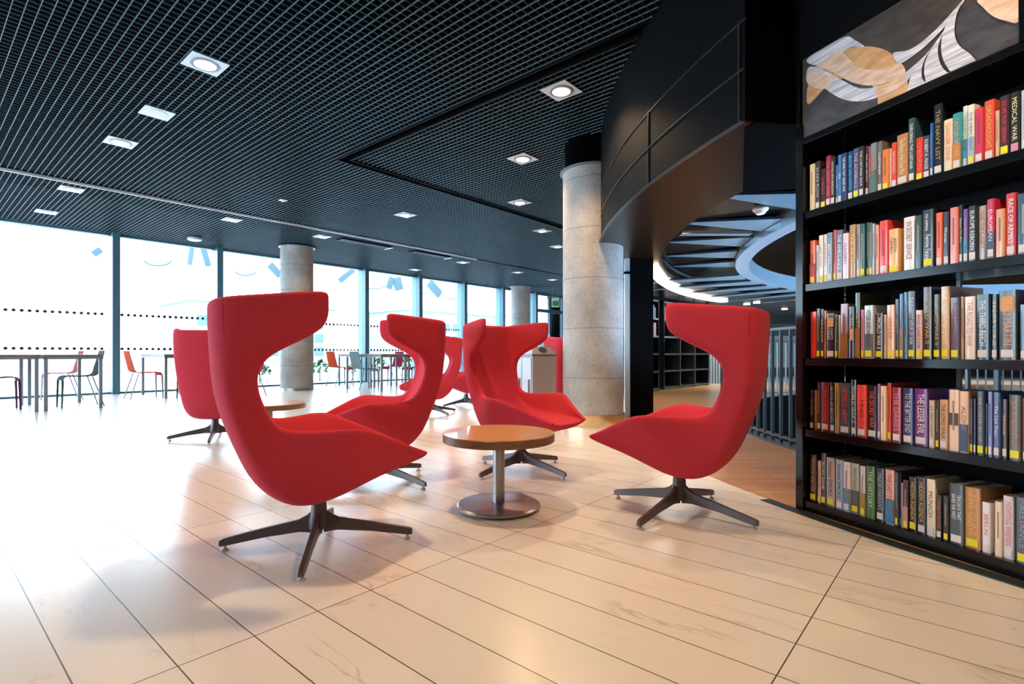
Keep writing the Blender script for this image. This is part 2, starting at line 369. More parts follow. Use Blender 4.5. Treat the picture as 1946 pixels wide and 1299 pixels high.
for (a0, a1, b0, b1, lb) in ((5.6,6.75,9.18,9.40,'nearer black slot air vent in the lattice ceiling, beside the bright rail'),(7.3,8.35,9.10,9.32,'farther black slot air vent in the lattice ceiling, near the rail end')):
    t = thing('ceiling_vent', W((a0+a1)/2,(b0+b1)/2,2.97), ANG, lb, 'vent', 'slot vents in the ceiling')
    L_, D_ = (a1-a0)/2, (b1-b0)/2
    MB().box(-L_,L_,-D_,D_,.0,.03).build('housing', M['blackmatt'], t)
    MB().box(L_-.02,L_+.02,-D_-.02,D_+.02,-.006,.0).build('end_clip', M['alu'], t)

# ------------------------------------------------------------------ lamps in the ceiling
def ord_(i): return ['nearest','second','third','fourth','fifth','sixth','seventh'][i]
def make_lamp():
    t = thing('downlight', (0,0,0), ANG, 'x', 'downlight', 'square downlights in the lattice ceiling')
    MB().box(-.131,.131,-.131,.131,0,.006).build('plate', M['plate'], t, bevel=.001)
    MB().lathe([(.100,-.006),(.105,0),(.105,.001),(.082,.001),(.080,-.002)],40).build('ring', M['lampring'], t, smooth='auto')
    MB().lathe([(.076,-.0075),(.078,-.004),(.078,-.001)],40).build('lamp_disc', M['lamp'], t, smooth='auto')
    return t
lab = {0:'large square downlight nearest the camera, high on the left of the lattice ceiling',1:'square downlight beyond the round speaker, left part of the ceiling',
 2:'square downlight just past the bright rail, far left of the ceiling',3:'square downlight closest to the window head at far left',
 4:'square downlight past the bright rail, above the gap between the second and third window posts',5:'square downlight alone in mid ceiling before the bright rail',
 6:'square downlight just left of the second concrete column head',7:'square downlight just past the end of the bright ceiling rail',
 8:'small far downlight above the third concrete column',9:'farthest square downlight, over the glazed door beyond the third column',10:'far square downlight near the window head, below the rail end',
 11:'large square downlight nearest in the right-hand bay, above the seating',12:'second downlight in the row leading to the big concrete column',
 13:'third downlight in the row leading to the big concrete column',14:'fourth downlight in the row leading to the big concrete column',15:'downlight half hidden by the big concrete column'}
l0 = make_lamp()
for i, (u, v) in enumerate(LAMPS):
    o = l0 if i == 0 else copy_tree(l0); o.location = W(u, v, 2.992); o['label'] = lab[i]
t = thing('ceiling_speaker', W(1.565,5.732,2.992), ANG, 'square ceiling speaker with round grille between the two left downlights', 'speaker')
MB().box(-.12,.12,-.12,.12,0,.006).build('plate', M['plate'], t)
MB().lathe([(.085,-.006),(.09,0),(.06,.0),(.03,-.003),(.028,-.004)],40).build('grille', M['whitep'], t, smooth='auto')
t = thing('ceiling_sensor', W(3.667,7.606,2.992), ANG, 'small white sensor plate alone in the lattice ceiling', 'sensor')
MB().box(-.05,.05,-.05,.05,0,.006).build('plate', M['alu'], t); MB().lathe([(.02,-.015),(.03,0)],20).build('lens', M['whitep'], t)
t = thing('smoke_detector', W(3.713,11.3,2.93), 0, 'white round-ended fitting hanging below the ceiling by the windows', 'detector')
MB().lathe([(.10,0),(.125,.015),(.125,.04),(.11,.06)],32).build('body', M['alu'], t, smooth='auto'); MB().lathe([(.02,.06),(.02,.075)],12).build('mount', M['alu'], t)

# ------------------------------------------------------------------ window wall
US = [2.64+1.81*k for k in range(-4, 9)]     # post positions
k_ = 0
for i in range(len(US)-1):
    a, b = US[i], US[i+1]; k_ += 1
    if abs(a-(2.64+1.81*7)) < .01: continue    # the glazed door bay
    wdw = thing('window_%d' % k_, W((a+b)/2, VW, 0), ANG, 'floor-to-ceiling window pane number %d with two rows of dots' % k_, 'window'); wdw['kind'] = 'structure'
    h_ = (b-a)/2
    MB().box(-h_+.05,h_-.05,-.006,.006,.035,2.96).build('pane', M['glass'], wdw)
    MB().box(-h_,h_,-.03,.03,0,.035).box(-h_,h_,-.03,.03,2.96,3.03).build('frame', M['mull'], wdw)
    d = MB(); n = int((2*h_-.14)/.1)
    for q in range(n):
        x = -h_+.12+q*.1
        for z in (.845,1.49):
            d.add([(x+.029*math.cos(2*PI*e/12), -.008, z+.029*math.sin(2*PI*e/12)) for e in range(12)], [tuple(range(12))])
    d.build('dot_bands', M['dots'], wdw)
for j, a in enumerate(US):
    struct(MB().box(-.06,.06,-.02,.33,0,3.03), 'trim_%d' % (4+j), M['mull'], 'blue-grey window post %d of the window wall' % (j+1), 'post', loc=W(a,VW-.14,0), rz=ANG, bevel=.004)
a = 2.64+1.81*7; h_ = .905
dr = thing('door_1', W(a+h_, VW, 0), ANG, 'glazed entrance door with transom light in the window wall', 'door'); dr['kind'] = 'structure'
MB().box(-h_,-h_+.1,-.05,.05,0,3.0).box(h_-.1,h_,-.05,.05,0,3.0).box(-h_,h_,-.05,.05,2.30,2.42).box(-h_,h_,-.05,.05,2.93,3.03).box(.0,.09,-.05,.05,0,2.30).box(-h_+.1,h_-.1,-.04,.04,0,.08).build('frame', M['mull'], dr)
MB().box(-h_+.1,h_-.1,-.006,.006,2.42,2.93).box(-h_+.1,0,-.006,.006,.08,2.3).box(.09,h_-.1,-.006,.006,.08,2.3).build('pane', M['glass'], dr)
MB().box(-.06,-.03,-.09,-.05,.8,1.5).build('door_handle', M['steel'], dr)
# exit sign
t = thing('exit_sign', (1.41, 17.2, 2.26), 0, 'green and white exit sign hanging before the glazed door', 'sign')
MB().box(-.12,.12,-.02,.02,0,.30).build('box', M['exitw'], t, bevel=.004); MB().box(-.10,.10,-.024,-.02,.03,.20).build('green_panel', M['green'], t)
MB().box(-.09,-.085,-.003,.003,.3,.77).box(.085,.09,-.003,.003,.3,.77).build('hanger', M['steel'], t)

# ------------------------------------------------------------------ outside
struct(MB().box(-60,90,VW+.3,140,-.12,-.02), 'ground_outdoor', M['ground'], 'pale paving outside the windows', 'ground', rz=ANG)
def place(u, v, z=0): return W(u, v, z)
blds = [(-14,2,46,7,5,'bld','long pale low building far outside the left window'),(-2,6,52,9,6,'bld','pale building with blue windows far outside, behind the second pane'),
        (24,7,40,9,13,'bld','tall blue-grey ribbed building outside the middle panes'),(44,8,34,8,13,'bld','pale striped building outside beyond the far panes'),(62,8,22,8,9,'bld2','blue-grey building outside, seen through the farthest panes')]
for (u, wd, dv, dp, ht, mt, lb) in blds:
    t = thing('building', W(u, VW+dv, 0), ANG, lb, 'building')
    MB().box(-wd,wd,0,dp,0,ht*.42).build('wall', M[mt], t)
    wn2 = MB()
    for r in range(max(1,int(ht*.42/1.4))):
        for c in range(int(wd*2/1.6)): wn2.box(-wd+.4+c*1.6, -wd+1.3+c*1.6, -.06, 0, .5+r*1.4, 1.4+r*1.4)
    wn2.build('window_rows', M['bld2' if mt=='bld' else 'bld'], t); MB().box(-wd-.3,wd+.3,-.3,dp+.3,ht*.42,ht*.42+.25).build('roof_edge', M['bld'], t)
for i, (u, v, s) in enumerate([(5.2,13.6,.30),(6.0,13.7,.26),(7.0,13.5,.34),(7.7,13.8,.3),(8.8,13.5,.38),(9.6,13.7,.34),(10.6,13.6,.36),(11.6,13.8,.4)]):
    t = thing('shrub', W(u,v,0), 0, 'low green shrub outside the glass, %s from the left of the row' % ['first','second','third','fourth','fifth','sixth','seventh','last'][i], 'shrub', 'low shrubs outside the windows')
    f = MB()
    for q in range(150):
        a1, a2, rr = random.uniform(0,2*PI), random.uniform(0,PI*.6), s*random.uniform(.6,1)
        p = Vector((math.cos(a1)*math.sin(a2), math.sin(a1)*math.sin(a2), math.cos(a2)))*rr; p.z = p.z*.9+.3
        e = Vector((random.uniform(-1,1),random.uniform(-1,1),random.uniform(-.3,1))).normalized()*.08; k2 = e.cross(Vector((.3,.5,.8))).normalized()*.03
        f.add([p-e,p+k2,p+e,p-k2],[(0,1,2,3)])
    f.build('foliage', M['leaf'], t); MB().tube([(0,0,-.02),(0,0,.35)],.02).build('stem', M['tabletop_far'], t)
# slanted blades of the metal screen outside the upper panes
def fp(px, py, v): # point on a plane v=const seen at a pixel
    dx = (px-CX)/FPX; Y = v/(-dx*su + cu); return Vector((dx*Y, Y, EYE+(HY-py)/FPX*Y))
scr = thing('outdoor_screen', W(4, VW+3, 0), 0, 'metal screen of slanted blades and thin hoops outside, above the window heads', 'screen')
def under(o, t): o.parent = t; o.matrix_parent_inverse = t.matrix_basis.inverted()
for i, (a_, b_, wd) in enumerate([((177,483),(192,474),.10),((365,470),(360,503),.10),((386,470),(396,506),.10),((512,502),(533,524),.14),((672,512),(645,534),.12),((745,527),(738,548),.16),((753,527),(759,551),.22),((815,536),(836,560),.22)]):
    A, B = fp(*a_, 15.2), fp(*b_, 15.2); 
    t = MB().tube([A,(A+B)/2,B], wd, 4, flat=.35).build('blade', M['bld2']); under(t, scr)
for i, (cxp, cyp, w_) in enumerate([(300,493,26),(467,514,20),(712,538,24),(800,548,22),(862,556,26)]):
    pts = [fp(cxp+w_*math.cos(a), cyp+w_*.45*math.sin(a), 16.0) for a in [math.radians(10+16*q) for q in range(11)]]
    t = MB().tube(pts, .022, 6).build('hoop', M['bld2']); under(t, scr)

under(MB().box(-8,22,-.06,.06,3.95,4.07).box(-8,-7.9,-.06,.06,0,4).box(21.9,22,-.06,.06,0,4).build('carrier_frame', M['bld2'], loc=W(0,VW+3,0), rz=ANG), scr)
# ------------------------------------------------------------------ concrete columns
def column(x, y, r, ztop, lb, brass):
    t = thing('concrete_column', (x,y,0), 0, lb, 'column', None)
    MB().lathe([(r,.13 if brass else 0),(r,ztop)],96).build('shaft', M['concrete'], t, smooth='auto')
    if brass: MB().lathe([(r+.012,0),(r+.014,.005),(r+.014,.128),(r+.008,.132)],96).build('brass_sleeve', M['brass'], t, smooth='auto')
    else: MB().lathe([(r+.006,0),(r+.006,.05)],64).build('foot_ring', M['steel'], t, smooth='auto')
    MB().lathe([(r+.01,ztop),(r+.03,ztop+.004),(r+.03,ztop+.018),(r+.01,ztop+.02)],64).build('head_ring', M['lampring'], t, smooth='auto')
    MB().lathe([(r-.02,ztop+.02),(r-.02,3.6)],48).build('upper_shaft', M['plenum'], t, smooth='auto')
column(.873, 5.72, .322, 2.69, 'thick round concrete column with brass foot, right of the seating', True)
column(-4.50, 11.09, .325, 2.955, 'round concrete column by the windows behind the nearest red chair', False)
column(.29, 17.7, .325, 2.97, 'farthest round concrete column near the glazed door', False)

# ------------------------------------------------------------------ rotunda ring
# header wall, soffit, ring ceiling
struct(MB().arc(7.06, 7.24, 150, 195.9, ZR, 3.6, 90), 'wall_header', M['blackmatt'], 'black curved header wall above the way to the round gallery', 'wall')
struct(MB().arc(7.24, 7.262, 150, 195.9, ZR-.015, ZR-.007, 90), 'trim_20', M['trimlight'], 'dark metal ledge along the foot of the curved header', 'trim')
struct(MB().arc(7.24, 7.247, 150, 195.9, 2.145, 2.155, 90), 'trim_21', M['trimlight'], 'thin middle bead on the curved header', 'trim')
struct(MB().arc(7.24, 7.247, 150, 196.0, 2.385, 2.391, 90), 'trim_22', M['trimlight'], 'thin top bead on the curved header', 'trim')
for i, (aa) in enumerate((175.6, 187.8, 195.6)):
    struct(MB().arc(7.24, 7.249, aa, aa+.06, ZR, 2.4, 2), 'trim_%d' % (23+i), M['trimlight'], 'upright joint bead %d on the curved header' % (i+1), 'trim')
struct(MB().arc(6.55, 7.24, 150, 195.9, ZR-.012, ZR-.002, 90), 'ceiling_soffit', M['bronze'], 'bronze soffit under the curved header', 'ceiling')
g = MB().arc(5.56, 6.55, 0, 360, ZR+.10, ZR+.16, 180).arc(6.55, 7.06, -138, 196, ZR, ZR+.06, 180).arc(6.55, 6.70, 196, 222, ZR, ZR+.06, 30).arc(7.06, 16.0, -75, 108, ZR, ZR+.06, 90).arc(7.06, 9.3, 108, 134, ZR, ZR+.06, 30).arc(7.06, 7.9, 134, 150, ZR, ZR+.06, 20)
struct(g, 'ceiling_ring', M['black'], 'low black glossy ceiling round the opening', 'ceiling')
struct(MB().arc(R_OPEN-.02, R_OPEN+.14, 0, 360, ZR-.02, ZR+.16, 180), 'trim_26', M['rim'], 'pale metal rim of the round ceiling opening', 'trim')
struct(MB().arc(R_OPEN-.03, R_OPEN-.01, 0, 360, ZR+.16, 5.5, 180), 'wall_shaft', M['bronze'], 'dark bronze lining of the round shaft above the opening', 'wall')
struct(MB().lathe([(R_OPEN,5.5),(R_OPEN,5.55)],96), 'ceiling_shaft', M['plenum'], 'dark top of the round shaft', 'ceiling', loc=CEN)
struct(MB().arc(7.06,7.2,222,330,ZR,3.6,60), 'wall_header_right', M['blackmatt'], 'black curved header wall over the bookcases', 'wall')
# radial fins under the ring ceiling
fins = {}
for i in range(21):
    aa = 70+7.6*i; long_ = aa < 147
    if long_ not in fins:
        L1 = 7.8 if long_ else 6.5; m_ = MB(); m_.add([(5.70,-.24,.0),(L1,-.02,.03),(L1,.02,.03),(5.70,.24,.0),(5.70,-.22,.03),(L1,-.015,.05),(L1,.015,.05),(5.70,.22,.03)],[(0,1,2,3),(7,6,5,4),(0,4,5,1),(1,5,6,2),(2,6,7,3),(3,7,4,0)])
        o = fins[long_] = m_.build('ceiling_fin', M['bluepanel'])
    else: o = fins[long_].copy(); SC.collection.objects.link(o)
    o.location = (CEN.x,CEN.y,ZR-.03 if long_ else ZR+.05); o.rotation_euler = (0,0,math.radians(aa))
    tag(o, 'tapered blue-lit metal fin radiating from the round ceiling opening', 'ceiling fin', 'radial fins of the ring ceiling')
# light strip on the ring ceiling
def gp(px, py, z): Y = (z-EYE)*FPX/(HY-py); return Vector(((px-CX)/FPX*Y, Y, z))
lp = [gp(x,y,ZR-.035) for x,y in ((1238,510),(1245,519),(1262,537),(1286,552),(1318,563),(1350,570),(1376,574))]
def smooth_pts(P, n=5):
    out = []
    for i in range(len(P)-1):
        p0, p1, p2, p3 = P[max(i-1,0)], P[i], P[i+1], P[min(i+2,len(P)-1)]
        for k in range(n):
            t_ = k/n; out.append(.5*((2*p1)+(p2-p0)*t_+(2*p0-5*p1+4*p2-p3)*t_*t_+(3*p1-p0-3*p2+p3)*t_**3))
    out.append(P[-1]); return out
t = thing('cove_light', lp[2], 0, 'curved glowing light strip on the low ring ceiling', 'light strip')
q_ = [p-lp[2] for p in smooth_pts(lp)]
s_ = MB()
for a_, b_ in zip(q_[:-1], q_[1:]):
    d_ = (b_-a_).normalized(); n_ = Vector((-d_.y,d_.x,0))*.09; s_.add([a_-n_,b_-n_,b_+n_,a_+n_,a_-n_+Vector((0,0,.02)),b_-n_+Vector((0,0,.02)),b_+n_+Vector((0,0,.02)),a_+n_+Vector((0,0,.02))],[(3,2,1,0),(4,5,6,7),(0,1,5,4),(2,3,7,6)])
s_.build('diffuser', M['strip'], t)
# round recessed lamps in the low ceiling
for i, (px, py) in enumerate(((1438,576),(1491,588),(1419,579))):
    p = gp(px, py, ZR-.02); t = thing('round_lamp', p, 0, 'small round recessed lamp in the dark ceiling beyond the railing, %s' % ['middle one','rightmost','leftmost'][i], 'ceiling lamp', 'round lamps beyond the railing')
    MB().lathe([(.07,0),(.075,.02)],24).build('disc', M['lamp'], t)
# detector under the soffit
t = thing('ceiling_detector', gp(1445,391,ZR+.09), 0, 'white fire detector under the ceiling beside the bookcase', 'detector')
MB().lathe([(.03,-.07),(.045,-.055),(.05,-.04)],24).build('sensor', M['whitep'], t, smooth='auto'); MB().lathe([(.06,-.04),(.065,-.025),(.045,0)],24).build('base', M['whitep'], t, smooth='auto')
t = MB().box(-.35,.35,-.05,.05,0,.03).build('ceiling_slot', M['lampring'], loc=gp(1360,446,ZR+.04), rz=math.radians(0)); tag(t, 'long dark slot box under the ring ceiling left of the opening', 'ceiling slot')
# black square pier with pale edge
t = thing('square_pier', (1.54,6.42,0), 0, 'square black pier with a pale metal edge strip beside the round column', 'pier')
MB().box(-.135,.135,-.14,.14,0,ZR-.01).build('body', M['blackmatt'], t); MB().box(-.20,-.137,-.135,-.08,0,ZR-.01).build('edge_strip', mat('pale_strip', (.62,.74,.78), .4, .1), t, bevel=.005)
MB().box(-.205,-.13,-.14,-.07,1.70,1.73).build('joint', M['blackmatt'], t)
# pier linking header end to bookcase
struct(MB().prism([(1.165,2.655),(1.19,2.58),(1.385,2.60),(1.66,2.72),(2.0,2.85),(2.0,3.6),(1.62,3.72)], ZR-.016, 3.6), 'wall_pier', M['plenum'], 'black pier between the curved header and the bookcase', 'wall')

# railing round the void
rl = thing('railing', (CEN.x,CEN.y,0), 0, 'dark railing of flat upright bars round the circular opening', 'railing')
Z0 = Vector((0,0,0))
MB().arc(R_VOID+.03,R_VOID+.08,0,360,.955,.975,180,Z0).build('top_rail', M['railbar'], rl)
MB().arc(R_VOID+.03,R_VOID+.08,0,360,.06,.075,180,Z0).build('bottom_rail', M['railbar'], rl)
MB().arc(R_VOID+.0,R_VOID+.11,0,360,.0,.02,180,Z0).build('kerb', M['railbar'], rl)
bar = MB().box(R_VOID+.04,R_VOID+.065,-.007,.007,.02,.955).build('bar', M['railbar'], rl)
NB = 260
nearb = sorted(range(NB), key=lambda i: min(abs(((i*360/NB) - 189 + 180) % 360 - 180), 999))
for i in nearb[1:100]:
    b_ = bar.copy(); SC.collection.objects.link(b_); b_.rotation_euler = (0,0,math.radians(i*360/NB)); 
bar.rotation_euler = (0,0,math.radians(nearb[0]*360/NB))
rest = MB()
for i in nearb[100:]:
    rest.box(R_VOID+.04,R_VOID+.065,-.007,.007,.02,.955, Matrix.Rotation(math.radians(i*360/NB),4,'Z'))
o = rest.build('far_bars', M['railbar'], rl); o['kind'] = 'stuff'
# glass balustrade beyond
t = thing('glass_balustrade', (9.2,17.5,0), math.radians(20), 'pale blue-lit balustrade band far beyond the railing', 'balustrade')
MB().box(-3,5,-.02,.02,.3,1.25).build('panel', mat('pale_blue_panel', (.45,.62,.72), .3), t); MB().box(-3,5,-.05,.05,1.25,1.33).build('handrail', M['alu'], t); MB().box(-3,5,-.04,.04,0,.3).build('kerb', M['railbar'], t)
# bright slatted screen
t = thing('slatted_screen', (5.0,13.2,0), math.radians(8), 'bright white slatted screen at the back past the black shelving', 'screen')
MB().box(-.18,.75,.05,.07,.02,1.15).build('backing', M['alu'], t); s_ = MB()
for q in range(12): s_.box(-.16+q*.075,-.14+q*.075,-.02,.03,0,1.15)
s_.build('slats', M['railbar'], t); MB().box(-.18,.75,-.02,.07,1.15,1.18).build('cap', M['alu'], t)
l = bpy.data.lights.new('gallery_area_light','AREA'); l.size = 1.4; l.energy = 60; l.color = (.8,.92,1); o = bpy.data.objects.new('gallery_area_light', l); SC.collection.objects.link(o)  # cool area light aimed at the slatted screen
o.location = (5.6,11.6,1.7); o.rotation_euler = (math.radians(70),0,math.radians(25))

# ------------------------------------------------------------------ far shelving behind the gallery
def far_shelves(x0, y0, x1, y1, bays, lb, rows):
    L_ = math.hypot(x1-x0, y1-y0); a = math.atan2(y1-y0, x1-x0); t = thing('shelving_unit', (x0,y0,0), a, lb, 'bookshelf')
    zs = [.05,.40,.76,1.12,1.48,1.85]
    for k in range(bays+1): MB().box(L_*k/bays-.02, L_*k/bays+.02, 0, .3, 0, 1.88).build('upright', M['trimlight'] if 0<k<bays else M['shelf'], t)
    for z in zs: MB().box(0,L_,.0,.3,z-.035,z).build('shelf', M['trimlight'], t)
    MB().box(0,L_,.3,.32,0,1.88).build('back_panel', M['blackmatt'], t)
    cols = ['#c4574a','#e0a080','#7a3030','#d8c4b0','#8a5a44','#b03a34','#e8d8c8','#556070']; n = 0
    first = None
    for zi in rows:
        s = .06
        while s < L_-.08:
            wd = random.uniform(.03,.06); hh = random.uniform(.2,.28)
            if first is None: first = MB().box(0,1,0,.18,0,1)
            if int((s+wd)/ (L_/bays)) != int(s/(L_/bays)): s += .06; continue
            c = srgb(random.choice(cols)); p = t.matrix_basis @ Vector((s, .03, zs[zi]))
            key = 'pk%s' % (round(c[0],2)); me = FARB.get(c)
            if me is None:
                ob = first.build('far_book', cmat(c,.5)); FARB[c] = me = ob.data
            else: ob = bpy.data.objects.new('far_book', me); SC.collection.objects.link(ob)
            ob.name = 'book'; ob.location = p; ob.rotation_euler = (0,0,a); ob.scale = (wd-.003,1,hh)
            n += 1
            tag(ob, 'small distant book on the shelving at the back of the gallery', 'book', 'books on the far gallery shelving')
            s += wd
FARB = {}
M_c = None
far_shelves(3.19,11.1,4.73,12.75,3,'black three-bay shelving at the back of the gallery, right of the dark post', (4,))
far_shelves(2.05,9.75,3.02,10.9,2,'black shelving at the back of the gallery, half hidden by the square pier', (3,4))

# ------------------------------------------------------------------ red wing chairs
# stations: rear corner (x,z,y) | free edge (x,z,y) | inner surface (x,z,y)
ST = [((-.358,.953,.200),(-.020,.982,.318),(-.292,.957,.165)),
      ((-.360,.925,.202),(-.018,.955,.322),(-.285,.93,.170)),
      ((-.359,.87,.203),(-.018,.90,.322),(-.280,.875,.175)),
      ((-.357,.82,.203),(-.030,.848,.317),(-.275,.825,.175)),
      ((-.354,.765,.202),(-.110,.802,.290),(-.270,.775,.172)),
      ((-.351,.72,.200),(-.205,.755,.245),(-.266,.73,.168)),
      ((-.346,.66,.197),(-.240,.70,.226),(-.258,.67,.162)),
      ((-.335,.59,.193),(-.238,.63,.221),(-.242,.60,.158)),
      ((-.308,.50,.188),(-.208,.555,.211),(-.205,.52,.155)),
      ((-.268,.40,.183),(-.172,.495,.205),(-.150,.435,.155)),
      ((-.222,.292,.178),(-.105,.485,.245),(-.085,.385,.165)),
      ((-.13,.212,.172),(-.010,.492,.305),(-.01,.365,.19)),
      ((-.038,.198,.168),(.070,.497,.346),(.07,.358,.205)),
      ((.065,.222,.165),(.130,.482,.330),(.14,.356,.20)),
      ((.18,.272,.162),(.235,.432,.258),(.23,.355,.185)),
      ((.30,.309,.160),(.330,.385,.205),(.32,.355,.175)),
      ((.375,.333,.158),(.388,.360,.178),(.378,.354,.16)),
      ((.392,.338,.150),(.400,.354,.165),(.395,.351,.15))]
def chair_shell():
    loops = []
    for R, F, I in ST:
        R = Vector((R[0],R[2],R[1])); F = Vector((F[0],F[2],F[1])); I = Vector((I[0],I[2],I[1]))
        ax = (I-R); ax.y = 0; ax = ax.normalized()      # from the back towards the sitter
        out = [F, F.lerp(R,.35)+Vector((0,.004,0)), F.lerp(R,.80)+Vector((0,.006,0)), R, Vector((R.x,R.y*.62,R.z))-ax*.022, Vector((R.x,0,R.z))-ax*.03]
        f = Vector((F.x,F.y-.042,F.z)); 
        inn = [f, f.lerp(I,.40), f.lerp(I,.82), I, Vector((I.x,I.y*.6,I.z))-ax*.012, Vector((I.x,0,I.z))-ax*.016]
        mir = lambda p: Vector((p.x,-p.y,p.z))
        lp = out + [mir(p) for p in reversed(out[:-1])] + [mir(p) for p in inn] + [p for p in reversed(inn[:-1])]
        loops.append(lp)
    n = len(loops[0]); vs = [p for l in loops for p in l]; fs = []
    for i in range(len(loops)-1):
        for k in range(n): k2 = (k+1) % n; fs.append((i*n+k, i*n+k2, (i+1)*n+k2, (i+1)*n+k))
    h = n//2
    for e in (0, (len(loops)-1)*n):
        for k in range(h-1): fs.append((e+k, e+k+1, e+n-2-k, e+n-1-k))
    return MB().add(vs, fs)
def make_chair():
    t = thing('wing_chair', (0,0,0), 0, 'x', 'armchair', 'red high-backed wing chairs')
    chair_shell().build('shell', M['felt'], t, smooth=True, sub=2)
    for s in (1,-1):
        pts = [Vector((R[0], s*(R[2]+.001), R[1])) for R, F, I in ST[1:10]]
        pts = [p + Vector((.018, -s*.0005, .0)) for p in pts]
        MB().tube(smooth_pts(pts,3), .0016, 5).build('seam', M['seam'], t)
    sw = thing('x',(0,0,0),0,None,None) if False else None
    col_ = MB().lathe([(.024,.10),(.026,.12),(.026,.165),(.023,.167),(.023,.235)],28).build('column', M['steel'], t, smooth='auto')
    hub = MB().lathe([(.026,.062),(.040,.07),(.040,.10),(.031,.135),(.029,.172),(.024,.176)],28).build('hub', M['base'], t, smooth='auto')
    return t
def make_base_legs(t, rot):     # four legs at 90 degrees, turned by rot relative to the chair
    for k in range(4):
        a = rot+k*PI/2; mx = Matrix.Rotation(a,4,'Z')
        m = MB(); sec = [(.02,.050,.142,.017),(.045,.054,.120,.015),(.075,.056,.104,.0135),(.20,.043,.079,.012),(.325,.022,.052,.0115),(.352,.018,.046,.011),(.366,.018,.040,.010)]
        vs = []; fs = []
        for x, zb, zt, hw in sec: vs += [(x,-hw,zb),(x,hw,zb),(x,hw*.75,zt),(x,-hw*.75,zt)]
        for i in range(len(sec)-1):
            for q in range(4): fs.append((i*4+q,i*4+(q+1)%4,(i+1)*4+(q+1)%4,(i+1)*4+q))
        fs += [(3,2,1,0),tuple(len(vs)-4+q for q in range(4))]
        m.add(vs, fs, mx); lg = m.build('leg', M['base'], t, bevel=.0025)
        MB().lathe([(.013,0),(.014,.005),(.010,.008),(.005,.010),(.005,.020)],16,Matrix.Translation(mx @ Vector((.345,0,0)))).build('glide', M['clear'], lg, smooth='auto')
BASE0 = 0
CHAIRS = [ # x, y, facing deg, base leg direction deg, label
 (-.770,2.113,30.7,11,'red wing chair nearest the camera, left of the round oak table, facing right'),
 (.800,2.534,147,45,'red wing chair beside the bookcase, facing left towards the round oak table'),
 (.060,3.438,-44.2,46,'red wing chair behind the round oak table, its open front turned to the camera'),
 (-.790,3.145,197.5,-32,'red wing chair facing left, behind the nearest red chair, both wing edges showing'),
 (-2.645,4.72,103,22,'red wing chair seen from the back at far left, partly hidden by the nearest chair'),
 (-1.01,6.64,192,42,'red wing chair facing left, its back showing between the two middle chairs'),
 (-.66,7.62,205,35,'farthest red wing chair, only seat and foot showing left of the front-facing chair'),
 (.70,6.86,100,20,'red wing chair mostly hidden behind the bin and the thick concrete column'),
]
c0 = make_chair(); first_mesh = {}
for i, (x, y, th, br, lb) in enumerate(CHAIRS):
    o = c0 if i == 0 else None
    if o is None:
        o = c0.copy(); SC.collection.objects.link(o)
        for ch in [q for q in bpy.data.objects if q.parent == c0 and not q.name.startswith('leg')]:
            c = ch.copy(); SC.collection.objects.link(c); c.parent = o
    o.location = (x,y,0); o.rotation_euler = (0,0,math.radians(th)); o['label'] = lb
    make_base_legs(o, math.radians(br-th))

# ------------------------------------------------------------------ round tables
def round_table(x, y, lb):
    t = thing('coffee_table', (x,y,0), math.radians(20), lb, 'table', 'round oak coffee tables')
    MB().lathe([(.270,.333),(.2735,.336),(.2735,.370),(.271,.3722)],96).build('edge_band', M['oak_edge'], t, smooth='auto')
    MB().lathe([(.2712,.3722),(.2712,.3735)],96).build('tabletop', M['oak'], t, smooth='auto')
    MB().lathe([(.029,.025),(.029,.333)],40).build('pedestal', M['steel'], t, smooth='auto')
    MB().lathe([(.200,.012),(.205,.014),(.205,.021),(.197,.027),(.05,.031),(.033,.033)],72).build('base_plate', M['steel'], t, smooth='auto')
    for k in range(4):
        a = .4+k*PI/2; MB().lathe([(.012,0),(.012,.012)],12,Matrix.Translation((.16*math.cos(a),.16*math.sin(a),0))).build('foot', M['blackmatt'], t)
round_table(-.065,2.60,'round oak table on a steel pedestal in the middle of the red chairs')
round_table(-1.90,4.14,'round oak table half hidden behind the nearest red chair')

# ------------------------------------------------------------------ recycling bin
t = thing('recycling_bin', (.215,5.62,0), math.atan2(.958,-.287), 'grey steel recycling bin with round hole in its sloping lid, by the thick column', 'bin')
# local x runs back along the bin, local y towards the left of the photo
MB().box(0,.68,-.27,0,.03,.735).build('body', M['binfront'], t, bevel=.006)
for k in range(2):
    d_ = MB().box(.02+k*.33,.32+k*.33,0,.012,.05,.71).build('door', M['binside_lit'], t, bevel=.003); MB().box(.05+k*.33,.065+k*.33,.012,.03,.28,.48).build('handle', M['lampring'], d_)
lid = MB(); lid.add([(-.005,-.275,.735),(.685,-.275,.735),(.685,.005,.735),(-.005,.005,.735),(-.005,-.275,.752),(.685,-.275,.752),(.685,.005,.752),(-.005,.005,.752),(.10,-.235,.835),(.60,-.235,.835),(.60,-.035,.835),(.10,-.035,.835)],
 [(3,2,1,0),(0,1,5,4),(1,2,6,5),(2,3,7,6),(3,0,4,7),(4,5,9,8),(5,6,10,9),(6,7,11,10),(7,4,8,11),(8,9,10,11)])
lid.build('lid', M['steel'], t)
sl = math.atan2(.083,.105); mx = Matrix.Translation((.0475,-.135,.7945)) @ Matrix.Rotation(-sl,4,'Y')
MB().lathe([(.045,-.002),(.045,.003)],32,mx).build('opening', M['hole'], t, smooth='auto')
MB().box(.02,.66,-.25,-.02,0,.03).build('plinth', M['blackmatt'], t)

